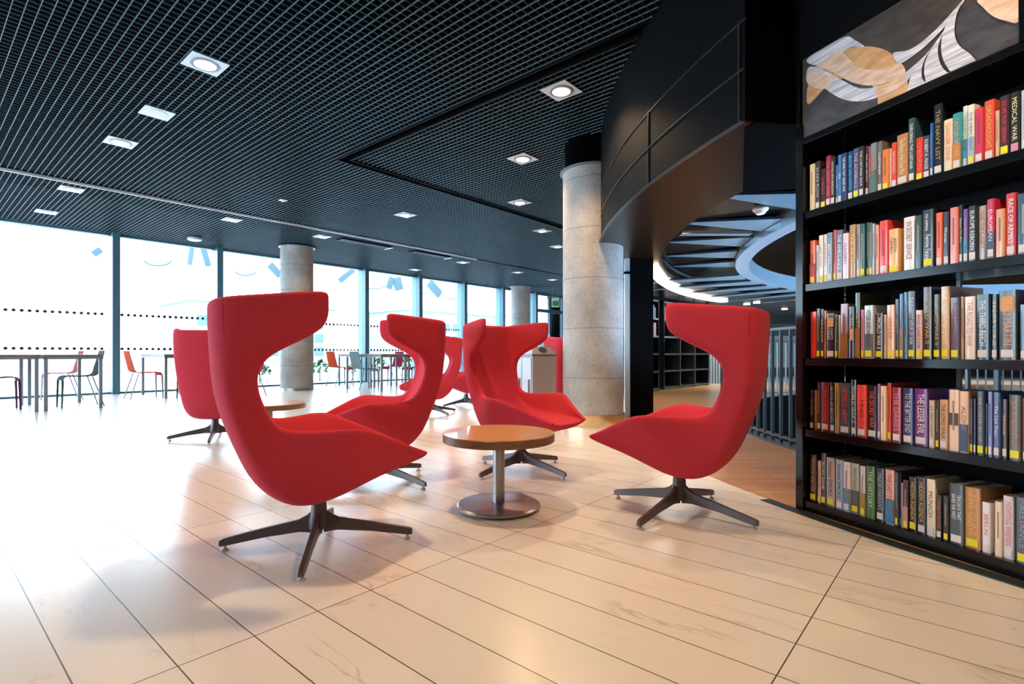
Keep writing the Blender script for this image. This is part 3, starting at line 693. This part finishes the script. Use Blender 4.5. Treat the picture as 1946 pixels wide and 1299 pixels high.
# ------------------------------------------------------------------ reading tables and plastic chairs by the windows
def reading_table(u0,u1,v0,v1,lb):
    L_, D_ = u1-u0, v1-v0; t = thing('reading_table', W(u0,v0,0), ANG, lb, 'table', 'reading tables by the windows')
    MB().box(0,L_,0,D_,.71,.745).build('tabletop', M['tabletop_far'], t, bevel=.003)
    MB().box(.01,L_-.01,.01,.04,.68,.71).box(.01,L_-.01,D_-.04,D_-.01,.68,.71).box(.01,.04,.01,D_-.01,.68,.71).box(L_-.04,L_-.01,.01,D_-.01,.68,.71).build('frame', M['leggrey'], t)
    for x in (.01,L_-.05):
        for y in (.01,D_-.05): MB().box(x,x+.04,y,y+.04,0,.68).build('leg', M['leggrey'], t)
reading_table(1.22,1.86,9.15,10.55,'reading table at far left, its right end nearest the big window post')
reading_table(.63,1.19,9.15,10.55,'reading table cut by the left edge of the photo')
reading_table(2.92,3.58,10.3,11.65,'reading table behind the red chair seen from the back')
reading_table(6.25,6.90,8.85,10.15,'reading table right of the second column, left of its pair')
reading_table(6.93,7.60,8.85,10.15,'reading table right of the second column, right of its pair')
reading_table(6.93,7.60,10.3,11.6,'farther reading table behind the pair, close to the window')
def plastic_chair(u, v, face, mt, lb):
    t = thing('stacking_chair', W(u,v,0), ANG+math.radians(face), lb, 'chair', 'plastic chairs by the reading tables')
    prof = [(-.26,.80),(-.235,.68),(-.205,.56),(-.19,.49),(-.165,.455),(-.12,.44),(0,.435),(.13,.44),(.18,.435),(.205,.41),(.21,.38)]
    pts = smooth_pts([Vector((a,0,b)) for a,b in prof],3); vs=[]; fs=[]
    for i,p in enumerate(pts):
        d_ = (pts[min(i+1,len(pts)-1)]-pts[max(i-1,0)]).normalized(); n_ = Vector((-d_.z,0,d_.x))*.006
        hw = .19 if p.z < .5 else .19-.03*(p.z-.5)/.3
        for q in (p-n_,p+n_):
            for y in (-hw,hw): vs.append((q.x,y,q.z))
    m = len(pts)
    for i in range(m-1):
        b=i*4; c=b+4; fs += [(b,b+1,c+1,c),(b+2,c+2,c+3,b+3),(b,c,c+2,b+2),(b+1,b+3,c+3,c+1)]
    fs += [(0,2,3,1),((m-1)*4,(m-1)*4+1,(m-1)*4+3,(m-1)*4+2)]
    MB().add(vs,fs).build('shell', M[mt], t, smooth='auto')
    for s in (-1,1):
        MB().tube([(.21,s*.17,.385),(.215,s*.175,.2),(.22,s*.18,0)],.016,6,.011).build('leg', M[mt] if mt in ('c_grey','c_plum') else M['leggrey'], t)
        MB().tube([(-.12,s*.165,.43),(-.19,s*.18,.2),(-.25,s*.19,0)],.009,6).build('leg', M['leggrey'], t)
plastic_chair(1.68,9.66,180,'c_grey','grey plastic chair at the end of the left reading table, facing left')
plastic_chair(1.72,11.25,180,'c_red','red plastic chair behind the left reading table, nearest the window')
plastic_chair(.84,9.85,0,'c_plum','plum plastic chair at the left edge of the photo under the table')
plastic_chair(2.72,10.62,0,'c_orange','orange plastic chair seen side-on left of the red back-view chair')
plastic_chair(4.05,9.75,180,'c_crimson','crimson plastic chair seen through the opening of the nearest red chair')
plastic_chair(6.62,10.95,0,'c_orange','orange plastic chair right of the second concrete column')
plastic_chair(6.38,9.62,0,'c_white','pale grey plastic chair at the table right of the orange one')
plastic_chair(7.80,10.65,180,'c_crimson','crimson plastic chair beyond the paired reading tables, left one')
plastic_chair(7.80,9.75,180,'c_crimson','crimson plastic chair beyond the paired reading tables, right one')
plastic_chair(3.25,9.95,90,'c_grey','grey plastic chair showing behind the back-view red chair')

# ------------------------------------------------------------------ bookcase
D = Vector((.345,-.939,0)).normalized(); NI = Vector((-D.y, D.x, 0)); P0 = Vector((1.410,2.550,0)); BR = math.atan2(D.y, D.x)
SH = [1.4405,1.0915,.7375,.3960,.0530]       # shelf surface heights, top to bottom
LEN = 1.42; DEP = .27; TK = .035
def s_at(px, off=0):       # distance along the bookcase front seen at a pixel column; and the depth Y
    dx = (px-CX)/FPX; o = P0+NI*off; s = (dx*o.y - o.x)/(D.x - dx*D.y); return s, o.y + s*D.y
def zy(py, Y): return EYE+(HY-py)/FPX*Y
bc = thing('bookcase', P0, BR, 'tall black glossy bookcase full of books along the right edge', 'bookcase')
MB().box(-.045,-.004,-.01,DEP,0,1.86).build('side_panel', M['shelf'], bc, bevel=.002)
MB().box(LEN,LEN+.04,-.01,DEP,0,1.86).build('side_panel', M['shelf'], bc, bevel=.002)
for z in SH[:-1]: MB().box(-.004,LEN,0,DEP,z-TK,z).build('shelf', M['shelf'], bc, bevel=.0015)
MB().box(-.004,LEN,0,DEP,.02,.053).build('shelf', M['shelf'], bc, bevel=.0015)
MB().box(-.03,LEN,.012,DEP-.02,0,.02).build('plinth', M['blackmatt'], bc)
MB().box(-.045,LEN+.04,-.008,DEP,1.765,1.795).build('top_rail', M['shelf'], bc, bevel=.0015)
MB().box(-.045,LEN+.04,.05,DEP,1.795,1.86).build('top_panel', M['blackmatt'], bc)
MB().box(0,.50,DEP,DEP+.01,.05,1.77).box(.5,LEN,DEP,DEP+.01,SH[1],1.77).box(.5,LEN,DEP,DEP+.01,.05,SH[3]-TK).build('back_panel', M['blackmatt'], bc)
MB().box(.495,.51,DEP-.012,DEP,SH[3],SH[1]-TK).build('back_upright', M['trimlight'], bc)
# header over the bookcase (behind the art)
struct(MB().box(-.06,LEN+.3,.045,.28,1.86,3.6), 'wall_over_bookcase', M['blackmatt'], 'black wall above the bookcase', 'wall', loc=P0, rz=BR)
struct(MB().box(-.045,-.02,-.012,.05,1.86,3.2), 'trim_27', M['black'], 'black upright at the left of the artwork', 'trim', loc=P0, rz=BR, bevel=.003)
struct(MB().box(-.045,LEN,-.012,.05,2.175,2.60), 'trim_28', M['blackmatt'], 'black panel above the artwork', 'trim', loc=P0, rz=BR)
# artwork
sr, _ = s_at(1940)
art = thing('wall_artwork', P0, BR, 'abstract painting of white and orange ribbons on dark ground above the bookcase', 'painting')
def ap(cx_, cy_):   # crop pixel -> plane (s, z)
    px, py = 1510+cx_/4.33, cy_/4.33; s, Y = s_at(px); return (s, zy(py, Y))
def brush(name, c1, c2, sc=(3,60,60), r=.55):
    m, nt, b = newmat(name); tc = N(nt,'ShaderNodeTexCoord'); mp = N(nt,'ShaderNodeMapping'); mp.inputs['Scale'].default_value = sc; mp.inputs['Rotation'].default_value = (0,.5,0)
    nt.links.new(tc.outputs['Object'], mp.inputs[0]); n = N(nt,'ShaderNodeTexNoise', Scale=2.0, Detail=5.0); nt.links.new(mp.outputs[0], n.inputs['Vector'])
    rr = N(nt,'ShaderNodeValToRGB'); rr.color_ramp.elements[0].position=.35; rr.color_ramp.elements[1].position=.62; rr.color_ramp.elements[0].color=(*c1,1); rr.color_ramp.elements[1].color=(*c2,1)
    nt.links.new(n.outputs[0], rr.inputs[0]); nt.links.new(rr.outputs[0], b.inputs['Base Color']); b.inputs['Roughness'].default_value = r; return m
A_W = brush('white_brushwork', (.42,.43,.48), (.90,.86,.86)); A_O = brush('orange_brushwork', (.66,.33,.12), (.85,.47,.20), (8,20,20)); A_P = brush('peach_brushwork', (.72,.46,.27), (.92,.66,.48), (8,30,30))
A_B = brush('brown_ground', (.045,.030,.020), (.085,.06,.042), (6,12,12)); A_D = brush('grey_ground', (.04,.036,.036), (.08,.072,.072), (6,12,12))
MB().box(-.01,sr,-.004,.03,1.797,2.175).build('board', A_B, art)
lay = [0]
def shape(pts, m, name, sm=True):
    lay[0] += 1; P = [Vector((*ap(*p),0)) for p in pts]
    if sm:
        Q = []; n = len(P)
        for i in range(n):
            p0,p1,p2,p3 = P[i-1],P[i],P[(i+1)%n],P[(i+2)%n]
            if (p2-p1).length < 1e-6: continue
            for k in range(4):
                t_ = k/4; Q.append(.5*((2*p1)+(p2-p0)*t_+(2*p0-5*p1+4*p2-p3)*t_*t_+(3*p1-p0-3*p2+p3)*t_**3))
        P = Q
    P = [Vector((min(max(p.x,-.008),sr-.002), min(max(p.y,1.799),2.173),0)) for p in P]
    y = -.004-.0004*lay[0]
    MB().add([(p.x,y,p.y) for p in P],[tuple(range(len(P)))]).build(name, m, art)
shape([(118,1150),(118,860),(240,740),(330,670),(450,640),(560,650),(640,700),(690,800),(700,890),(400,1010)], A_D, 'painted_disc')
shape([(1345,130),(1530,20),(1570,70),(1650,140),(1750,175),(1856,182),(1856,410),(1700,470),(1520,550),(1460,450),(1370,380),(1330,280)], A_D, 'painted_ground', False)
shape([(118,700),(200,560),(300,460),(440,400),(580,383),(700,395),(800,440),(880,530),(930,650),(940,780),(820,840),(700,885),(690,800),(640,700),(560,650),(450,640),(330,670),(240,740),(118,860)], A_O, 'painted_ring')
shape([(220,415),(420,305),(500,330),(580,383),(500,385),(440,400),(400,430),(330,410),(250,412)], A_W, 'painted_ribbon')
shape([(118,480),(220,415),(330,410),(380,430),(300,460),(240,510),(200,540),(118,520)], A_W, 'painted_ribbon')
shape([(118,560),(200,540),(320,440),(400,430),(470,500),(560,560),(680,575),(800,555),(880,520),(920,600),(820,660),(650,705),(520,690),(420,650),(300,580),(200,560)], A_P, 'painted_ribbon')
shape([(118,565),(200,560),(390,655),(530,725),(650,722),(800,680),(920,600),(1050,490),(1140,390),(1235,258),(1050,530),(975,620),(900,700),(800,760),(690,805),(560,835),(430,825),(330,780),(240,720),(118,680)], A_W, 'painted_ribbon')
shape([(690,720),(800,685),(905,610),(930,660),(860,725),(780,765),(690,800)], A_P, 'painted_patch')
shape([(118,600),(220,600),(330,655),(240,735),(118,690)], A_P, 'painted_patch')
shape([(820,440),(950,415),(1080,330),(1220,200),(1400,2),(1385,45),(1240,230),(1090,380),(960,480),(870,522)], A_W, 'painted_ribbon')
shape([(950,785),(950,700),(980,612),(1090,460),(1060,560),(1062,650),(1105,712)], A_W, 'painted_ribbon')
shape([(1120,712),(1085,640),(1080,550),(1110,460),(1235,265),(1195,380),(1198,480),(1230,560),(1288,640)], A_W, 'painted_ribbon')
shape([(1345,622),(1260,540),(1222,440),(1225,320),(1265,200),(1400,2),(1345,130),(1330,280),(1370,380),(1460,450),(1520,550)], A_W, 'painted_ribbon')
shape([(1530,0),(1570,70),(1650,140),(1750,175),(1856,182),(1856,0)], A_P, 'painted_disc')
for (a_, b_) in ((.012,1.812),(sr-.03,1.815)): MB().lathe([(.004,0),(.003,.003)],12,Matrix.Translation((a_,-.012,b_)) @ Matrix.Rotation(PI/2,4,'X')).build('fixing', M['brass'], art)
struct(MB().box(sr+.001,sr+.05,-.012,.05,1.795,3.2), 'trim_29', M['black'], 'black upright at the right of the artwork', 'trim', loc=P0, rz=BR)

# ------------------------------------------------------------------ books
# px left, px right, py top, cover, text, text colour, label colour (y yellow, w white, p pink, - none), second colour block or None
B1 = [(1531,1539,321,'#4a2328','','','y'),(1539,1549,312,'#dcb894','','','-'),(1549,1559,307,'#3a2a26','SCAPA FLOW','#c8c0b8','w'),(1560,1570,321,'#2a1c1e','U-BOAT','#c03038','y'),(1570,1579,296,'#8e2638','THE GREAT WAR','#c86070','w'),
(1579,1587,299,'#2c2420','HUNTING WITH HEMINGWAY','#d8ccb8','w'),(1587,1593,314,'#4a6ea8','WAR AT SEA','#e0e0e8','w'),(1593,1600,294,'#3c6c9c','SEA','#c8d8e8','w'),(1600,1610,291,'#26365e','THE WAR THAT NEVER WAS','#e8e4dc','-'),(1611,1622,288,'#12466e','JELLICOE  JOHN WINTON','#58b8d0','w'),
(1622,1633,282,'#3a5470','THE ADMIRALS','#d890a0','y'),(1633,1642,278,'#26242a','THE LUSITANIA SAGA','#d8d0c4','w'),(1643,1651,278,'#43343a','FIND AND DESTROY','#e4d0cc','w'),(1651,1655,278,'#a43c34','','','-'),(1655,1666,272,'#6d8286','U BOAT','#d84a3c','-','#4d7c74'),
(1667,1677,269,'#6a6260','LUSITANIA','#e0d8d0','w'),(1677,1690,284,'#dc7234','','','y'),(1690,1694,282,'#c8bcb0','','','-'),(1694,1705,271,'#d84030','SIEGFRIED','#f0b0a0','w'),(1705,1726,255,'#a87440','The History of the Great War','#e8c898','w'),
(1727,1739,225,'#2c4a4c','EXPLORING THE LUSITANIA','#e8dcc8','w'),(1740,1755,262,'#d83428','U-BOATS','#f07050','y'),(1755,1768,258,'#3a4248','ROBERT K. MASSIE','#e8e4e0','w'),(1768,1773,234,'#2858a0','','','w'),(1774,1792,198,'#141418','THE NAVY LIST','#a08850','w'),
(1794,1811,227,'#d4bc9c','DANGER ZONE','#d86040','-'),(1811,1827,215,'#2e8890','CASTLES OF STEEL','#e89050','w','#c88438'),(1828,1839,202,'#d0ccc0',"THE ENEMY'S HOUSE",'#2c2c30','w','#58a0c0'),(1840,1852,199,'#d8ccb8','THE MERCHANT','#506070','y','#a8bcd0'),(1853,1869,206,'#b83450','','','w'),
(1870,1890,191,'#c04c38','DREADNOUGHT','#e8a050','w'),(1892,1899,210,'#c89c80','','','-'),(1900,1919,182,'#33262c','ESCAPE FROM GERMANY','#c83844','y'),(1920,1939,175,'#20221e','MEDICAL WAR','#d0cc9c','p'),(1941,1958,170,'#a8a8ac','','','w'),(1959,1985,168,'#4a3a38','','','y'),(1986,2010,175,'#8a4a3a','','','w')]
B2 = [(1533,1539,460,'#1c1618','','','-'),(1540,1550,457,'#c85a24','ONE','#3a2018','y','#b82c20'),(1550,1556,466,'#9cb0c4','','','-'),(1556,1565,447,'#e0c8a8','LAST POST','#c84428','y'),(1566,1572,445,'#c8b8c4','','','y'),(1572,1582,442,'#6a7c88','BRITAIN','#e0e4e8','w'),
(1582,1590,437,'#b83c3c','','','y'),(1590,1602,437,'#54606c','THE AMBULANCE','#dcdcdc','w'),(1602,1613,443,'#d4b4c4','GASSED','#8a5a88','-'),(1613,1627,427,'#a07840','THE FIRST','#d8b880','-'),(1628,1635,426,'#8a7a78','','','w'),(1635,1644,425,'#1c4438','','','y'),(1644,1652,423,'#2c5c48','','','y'),
(1652,1658,423,'#54482c','','','y'),(1658,1662,425,'#8aa0b8','','','w'),(1662,1671,428,'#d88c6c','','','-'),(1672,1688,419,'#d83834','','','w'),(1689,1708,435,'#d89c60','EDITH CAVELL','#3c2a20','y'),(1718,1739,412,'#e4c8bc','IN SECRET SERVICE','#8a3844','-'),
(1740,1753,409,'#243834','','','-'),(1754,1775,398,'#242c34','PAT SHIPMAN Femme Fatale','#e8e8e4','y'),(1779,1792,404,'#e05a34','','','w'),(1793,1804,402,'#2c2838','Woman','#e4e0e0','w'),(1806,1821,394,'#cc7c74','','','-'),(1823,1830,389,'#1c1c20','Between Two Wars','#d8d0b8','w'),
(1831,1840,397,'#6a3c80','','','w','#3c84a0'),(1841,1857,391,'#1e1e26','EUROPE REBORN','#f0ece4','w'),(1859,1875,391,'#9c9488','THE TWILIGHT','#a84838','-'),(1876,1891,378,'#b02c4c','EUROPEAN','#e8c0c8','w','#3c5468'),(1893,1910,397,'#c08c68','','','-'),(1911,1932,367,'#b83034','RACE OF ARMIES','#f0e0dc','w'),
(1934,1958,367,'#2c4658','','','w'),(1960,1984,372,'#a06848','','','y'),(1986,2012,376,'#3a4048','','','w')]
B3 = [(1541,1552,592,'#c83428','','#e0a060','-'),(1552,1559,586,'#2c3c38','','','y'),(1560,1566,587,'#2a2a30','WAR IN EUROPE','#c8c8c8','y'),(1566,1570,590,'#d08048','','','-'),(1571,1587,595,'#1e1c26','THE LIGHTS THAT FAILED','#d8d4cc','w','o'),(1587,1592,597,'#28464c','','','y'),(1592,1597,598,'#d8b8b0','','','y'),
(1598,1612,577,'#8c7480','','','-','#a0703c'),(1614,1624,582,'#2e3038','SOLDIERS','#d8d8d4','-','o'),(1625,1635,556,'#3c4426','BLITZ','#c89850','-','#a87440'),(1637,1642,588,'#b02c3c','','','y'),(1643,1660,580,'#a8b0b8',"HITLER AND HABSBURG",'#303840','y','#707478'),(1664,1679,595,'#221c22','WORLD WAR II','#d8d0c4','y'),(1680,1685,597,'#b08048','','','-'),
(1686,1700,579,'#d0a48c','HITLER','#b07860','y'),(1701,1709,568,'#3c444c','GERMANY','#9098a0','y'),(1710,1717,558,'#3c6490','','','y','#a88468'),(1718,1725,555,'#54748c','','','-'),(1726,1740,553,'#343a4c','THE DARKEST HOUR OF WAR','#b8c0cc','y'),(1741,1753,589,'#dca494','BEHIND CLOSED DOORS','#2c2024','y'),
(1755,1772,545,'#2a2420','WORLD WAR II','#c88c3c','y'),(1774,1788,559,'#26241c','WORLD WAR II','#a89868','y'),(1789,1805,544,'#c09468','HITLER AND APPEASEMENT','#e8d4b0','y'),(1807,1824,565,'#40404c','MORTAL WAR','#a83040','y'),(1826,1832,563,'#9c7850','','','-'),(1834,1854,563,'#d0b4a4','THE ROAD TO WAR','#a8746c','-'),
(1856,1881,559,'#122c3c','THE THIRD REICH','#e0e0dc','w'),(1884,1897,559,'#22262a','SHADOW VOYAGE','#e4d8c0','w'),(1899,1933,551,'#33383a','DEAD MARTIN','#e0985c','w','o'),(1939,1958,578,'#4c6c84','','','w'),(1960,1990,560,'#6a4a3a','','','y'),(1992,2016,566,'#2c3440','','','w')]
B4 = [(1537,1547,740,'#241a12','AT WAR','#b89448','w'),(1548,1552,741,'#8a6434','','','-'),(1553,1560,726,'#3c2a28','','#c83830','w'),(1561,1576,726,'#7c2428','LAW OF WAR','#c04c48','w'),(1578,1586,726,'#1c1614','BATTLE OF BRITAIN','#b8a888','w'),(1587,1594,727,'#9c7434','','','-'),(1596,1616,727,'#34444c','WORLD ARMY','#c83838','w'),
(1618,1628,721,'#2c2830','WORLD WAR II','#c4b494','w'),(1629,1647,731,'#d43c30','1940','#7c1c1c','w'),(1648,1667,733,'#161214','THE SECRET WAR','#d04848','w'),(1668,1673,729,'#7c4474','','','w'),(1674,1684,733,'#dcb48c','','','-'),(1685,1694,727,'#c03c28','','','y'),(1696,1713,736,'#88283c','THE DIARIES','#d08890','w'),
(1716,1736,737,'#22305c','TO THE BITTER END','#c8c0b4','w'),(1738,1764,738,'#643074','THE LESSER EVIL','#f0e0b8','w'),(1766,1776,760,'#b0a488','AT FIRST SIGHT','#306870','w'),(1778,1785,761,'#2c2428','','','y'),(1786,1802,759,'#b48c64','THE LONG WALK','#4c3024','w'),(1804,1823,740,'#d8ac90','','#3c3030','-','g'),(1824,1841,743,'#d4a888','ALONE','#8c6c74','-','#46506c'),
(1842,1849,757,'#1e2438','','','y'),(1850,1855,757,'#282430','','','w'),(1857,1871,743,'#343c48','THE COLLABORATOR','#8c94a0','y'),(1872,1877,766,'#1c3c3c','','','y'),(1878,1886,744,'#6c74ac','','','w'),(1888,1901,745,'#3c4c78','The Last Days','#c8c8cc','w'),(1903,1915,758,'#3a302e','Submarines','#c8a890','w'),(1918,1941,750,'#4c4a48','JOURNEYS END','#a8844c','y'),
(1943,1962,756,'#6c4c3c','','','w'),(1964,1990,748,'#2c3844','','','y'),(1992,2018,752,'#8c6844','','','w')]
B5 = [(1538,1552,863,'#3c241a','THE SECOND WORLD WAR','#c89c60','y'),(1554,1560,875,'#c09488','','','y'),(1561,1570,860,'#2c3840','IN MY GAME','#e0d040','y'),(1571,1587,869,'#a88c80','Human SMOKE','#2c3038','y'),(1589,1602,873,'#8c98a4','Human SMOKE','#2c3444','w'),(1603,1616,877,'#d4b8b8','','','w','#6c8498'),(1618,1633,880,'#a0a088','BRITAIN 1939','#606c60','y','#5c5854'),
(1635,1645,885,'#b8b0a8','','','y','#b48c40'),(1647,1663,885,'#3c5c28','THE HISTORY','#b8c8a8','-'),(1666,1681,889,'#343840',"MAJOR FARRAN'S",'#a8a89c','w'),(1683,1700,892,'#d89888','THE LAST TO WAR','#b04038','-','#3c84a8'),(1701,1707,897,'#343c48','','','y'),(1708,1712,898,'#3c4048','','','w'),(1713,1716,917,'#b88484','','','-'),(1717,1726,912,'#38222a','','','y','#d09480'),
(1727,1743,906,'#242024','HIDDEN AGENDA','#c8a048','y'),(1744,1760,906,'#262226','HIDDEN AGENDA','#c8a048','w'),(1761,1778,910,'#d8c0a0','MUNICH','#803840','w'),(1780,1790,940,'#2c3034','FINEST HOUR','#d04848','w'),(1793,1803,942,'#2a2220','','#a8783c','y'),(1805,1832,919,'#3a4448','TEN DAYS THAT SAVED THE WEST','#f0ece4','w'),(1834,1864,926,'#a87438','THE GUNS','#c89858','y'),
(1867,1883,954,'#c8c4c4','BERLIN','#d04858','w'),(1891,1905,953,'#d0b49c','','','-'),(1907,1927,942,'#b8b4b4','FIGHTING FRIENDS','#d05068','w'),(1932,1956,945,'#4c545c','ALLIANCE','#7c8488','y'),(1958,1988,938,'#7c5c3c','','','w'),(1990,2020,940,'#2c343c','','','y')]
names_ = {'top':'top shelf','second':'second shelf down','middle':'middle shelf','fourth':'fourth shelf down','bottom':'bottom shelf'}
def cname(h):
    r,g_,b_ = [int(h[i:i+2],16) for i in (1,3,5)]; mx_, mn = max(r,g_,b_), min(r,g_,b_)
    if mx_ < 50: return 'black'
    if mx_-mn < 22: return 'dark grey' if mx_ < 100 else ('grey' if mx_ < 185 else 'white')
    import colorsys; hh, ss, vv = colorsys.rgb_to_hsv(r/255,g_/255,b_/255); hh *= 360
    if hh < 14 or hh > 335:
        if ss < .4: return 'pink' if vv > .6 else ('dark maroon' if vv < .35 else 'dusty mauve')
        return 'bright red' if vv > .7 else ('dark red' if vv > .35 else 'dark maroon')
    if hh < 28: return ('peach' if ss < .45 else 'orange') if vv > .72 else ('brown' if vv < .55 else 'light brown')
    if hh < 50: return 'cream' if (ss < .4 and vv > .7) else ('tan' if vv > .55 else 'dark brown')
    if hh < 75: return 'olive'
    if hh < 165: return 'green'
    if hh < 200: return 'teal' if vv > .4 else 'dark teal'
    if hh < 255: return ('pale blue' if vv > .65 else 'blue') if vv > .42 else 'navy'
    return 'purple' if vv > .35 else 'dark plum'
NUM = ['first','second','third','fourth','fifth','sixth','seventh','eighth','ninth','tenth','eleventh','twelfth','thirteenth','fourteenth','fifteenth','sixteenth','seventeenth','eighteenth','nineteenth','twentieth','twenty-first','twenty-second','twenty-third','twenty-fourth','twenty-fifth','twenty-sixth','twenty-seventh','twenty-eighth','twenty-ninth','thirtieth','thirty-first','thirty-second','thirty-third','thirty-fourth','thirty-fifth','thirty-sixth','thirty-seventh','thirty-eighth','thirty-ninth','fortieth']
LABM = {'y':cmat(srgb('#f4e400'),.5),'w':cmat(srgb('#e8dcd4'),.6),'p':cmat(srgb('#e090b0'),.5)}
def text_mesh(txt, size, m, parent, mx, name='title', wmax=None):
    cu_ = bpy.data.curves.new('t','FONT'); cu_.body = txt; cu_.size = size; cu_.align_x = 'CENTER'; cu_.align_y = 'CENTER'; cu_.resolution_u = 2
    tmp = bpy.data.objects.new('tmp', cu_); SC.collection.objects.link(tmp); dg = bpy.context.evaluated_depsgraph_get(); dg.update()
    me = bpy.data.meshes.new_from_object(tmp.evaluated_get(dg)); bpy.data.objects.remove(tmp)
    if wmax and me.vertices:
        xs = [v.co.x for v in me.vertices]; wd = max(xs)-min(xs)
        sx = min(1.35, wmax/wd) 
        for v in me.vertices: v.co.x *= sx
    me.materials.clear(); me.materials.append(m); o = bpy.data.objects.new(name, me); SC.collection.objects.link(o); o.parent = parent; o.matrix_basis = mx; return o
TM = Matrix(((0,1,0,0),(0,0,-1,0),(-1,0,0,0),(0,0,0,1)))     # text runs down the spine, letters facing out
def text_at(x, y, z): 
    m = TM.copy(); m.translation = (x,y,z); return m
def make_book(s0, wd, ht, dep, zb, off, spec, lb, grp):
    cov, txt, tcol, lab_ = spec[3], spec[4], spec[5], spec[6]; extra = spec[7] if len(spec) > 7 else None
    loc = P0 + D*s0 + NI*off + Vector((0,0,zb)); t = .0022 if wd > .012 else .001
    cm = cmat(tuple(min(.9, c*1.5) for c in srgb(cov)), .3, .6)
    # cover: two boards and a rounded spine
    m = MB(); n = 6
    prof = []
    for k in range(n+1):
        a = PI*k/n; prof.append((wd/2-math.cos(a)*wd/2, -math.sin(a)*min(.004, wd*.16)))
    poly = [(0,dep)]+prof+[(wd,dep),(wd-t,dep),(wd-t,.004),(t,.004),(t,dep)]
    m.prism([(x,y) for x,y in poly], 0, ht)
    b = m.build('book', cm, None, loc, BR); tag(b, lb, 'book', grp)
    MB().box(t,wd-t,.006,dep-.004,.003,ht-.004).build('pages', M['paper'], b)
    yo = -min(.004, wd*.16)-.0006
    if extra and extra.startswith('#'):
        MB().box(.0004,wd-.0004,yo-.0001,yo+.003,.004,ht*.46).build('spine_panel', cmat(srgb(extra),.35), b)
    if extra == 'o': MB().box(wd*.12,wd*.88,yo-.0002,yo+.003,ht*.36 if ht<.3 and wd<.04 else ht*.7,ht*.56 if wd<.04 else ht*.9).build('spine_picture', cmat(srgb('#d89440'),.4), b)
    if extra == 'g': MB().box(wd*.06,wd*.94,yo-.0002,yo+.003,ht*.42,ht*.62).build('spine_picture', cmat(srgb('#4a403c'),.4), b)
    if lab_ != '-':
        MB().box(wd*.14,wd*.86,yo-.0004,yo+.002,ht*.035,ht*.035+min(.026,ht*.13)).build('shelf_label', LABM[lab_], b)
    if txt and wd > .006:
        L_ = ht*(.70 if len(txt) > 6 else .45); tm = cmat(tuple(min(.95, c*1.4) for c in srgb(tcol)),.5)
        if txt in ('TEN DAYS THAT SAVED THE WEST','EDITH CAVELL','THE LIGHTS THAT FAILED'):
            a_, b_ = {'TEN':('TEN DAYS THAT','SAVED THE WEST'),'EDI':('EDITH','CAVELL'),'THE':('THE LIGHTS','THAT FAILED')}[txt[:3]]
            for q, (tx, xx) in enumerate(((a_,.70),(b_,.32))): text_mesh(tx, wd*.38, tm, b, text_at(wd*xx, yo-.0006, ht*.62), 'title', ht*.42)
        elif txt.startswith('PAT'):
            text_mesh('PAT SHIPMAN', wd*.38, tm, b, text_at(wd*.4, yo-.0006, ht*.78), 'title', ht*.28); text_mesh('Femme Fatale', wd*.6, tm, b, text_at(wd*.5, yo-.0006, ht*.36), 'title', ht*.42)
        else:
            text_mesh(txt, wd*.72, tm, b, text_at(wd*.5, yo-.0006, ht*.56), 'title', L_)
    elif wd > .008:       # unreadable spine: a plain band where the print sits
        lum = sum(srgb(cov)); c2 = '#d8d0c4' if lum < .5 else '#5a4c48'
        MB().box(wd*.40,wd*.58,yo-.0003,yo+.002,ht*.34,ht*.82).build('title_band', cmat(tuple(.5*a+.5*b for a,b in zip(srgb(cov),srgb(c2))),.5), b)
    return b
for (row, key, z) in ((B1,'top',SH[0]),(B2,'second',SH[1]),(B3,'middle',SH[2]),(B4,'fourth',SH[3]),(B5,'bottom',SH[4])):
    prev_end = -1
    for i, sp_ in enumerate(row):
        off = .022 + (.006 if i % 3 == 0 else 0) + (.004 if i % 5 == 2 else 0)
        s0, Y0 = s_at(sp_[0], off); s1, Y1 = s_at(sp_[1], off)
        s0 = max(s0, prev_end+.0006, .004)
        if s1 - s0 < .004: s1 = s0+.004
        if s1 > LEN-.005: continue
        ht = zy(sp_[2], (Y0+Y1)/2) - z - .0008
        prev_end = s1-.0005
        sz = 'thick ' if s1-s0 > .045 else ('thin ' if s1-s0 < .014 else '')
        hd = 'tall ' if ht > .262 else ''
        lc = {'y':' with yellow label','w':' with white label','p':' with pink label','-':''}[sp_[6]]
        lb = '%s%s%s book%s, %s from the left on the %s' % (hd, sz, cname(sp_[3]), lc, NUM[i], names_[key])
        make_book(s0, s1-s0-.0005, ht, .155+random.uniform(0,.03)+ (.03 if ht > .25 else 0), z+.0006, off, sp_, lb, 'books on the %s' % names_[key])
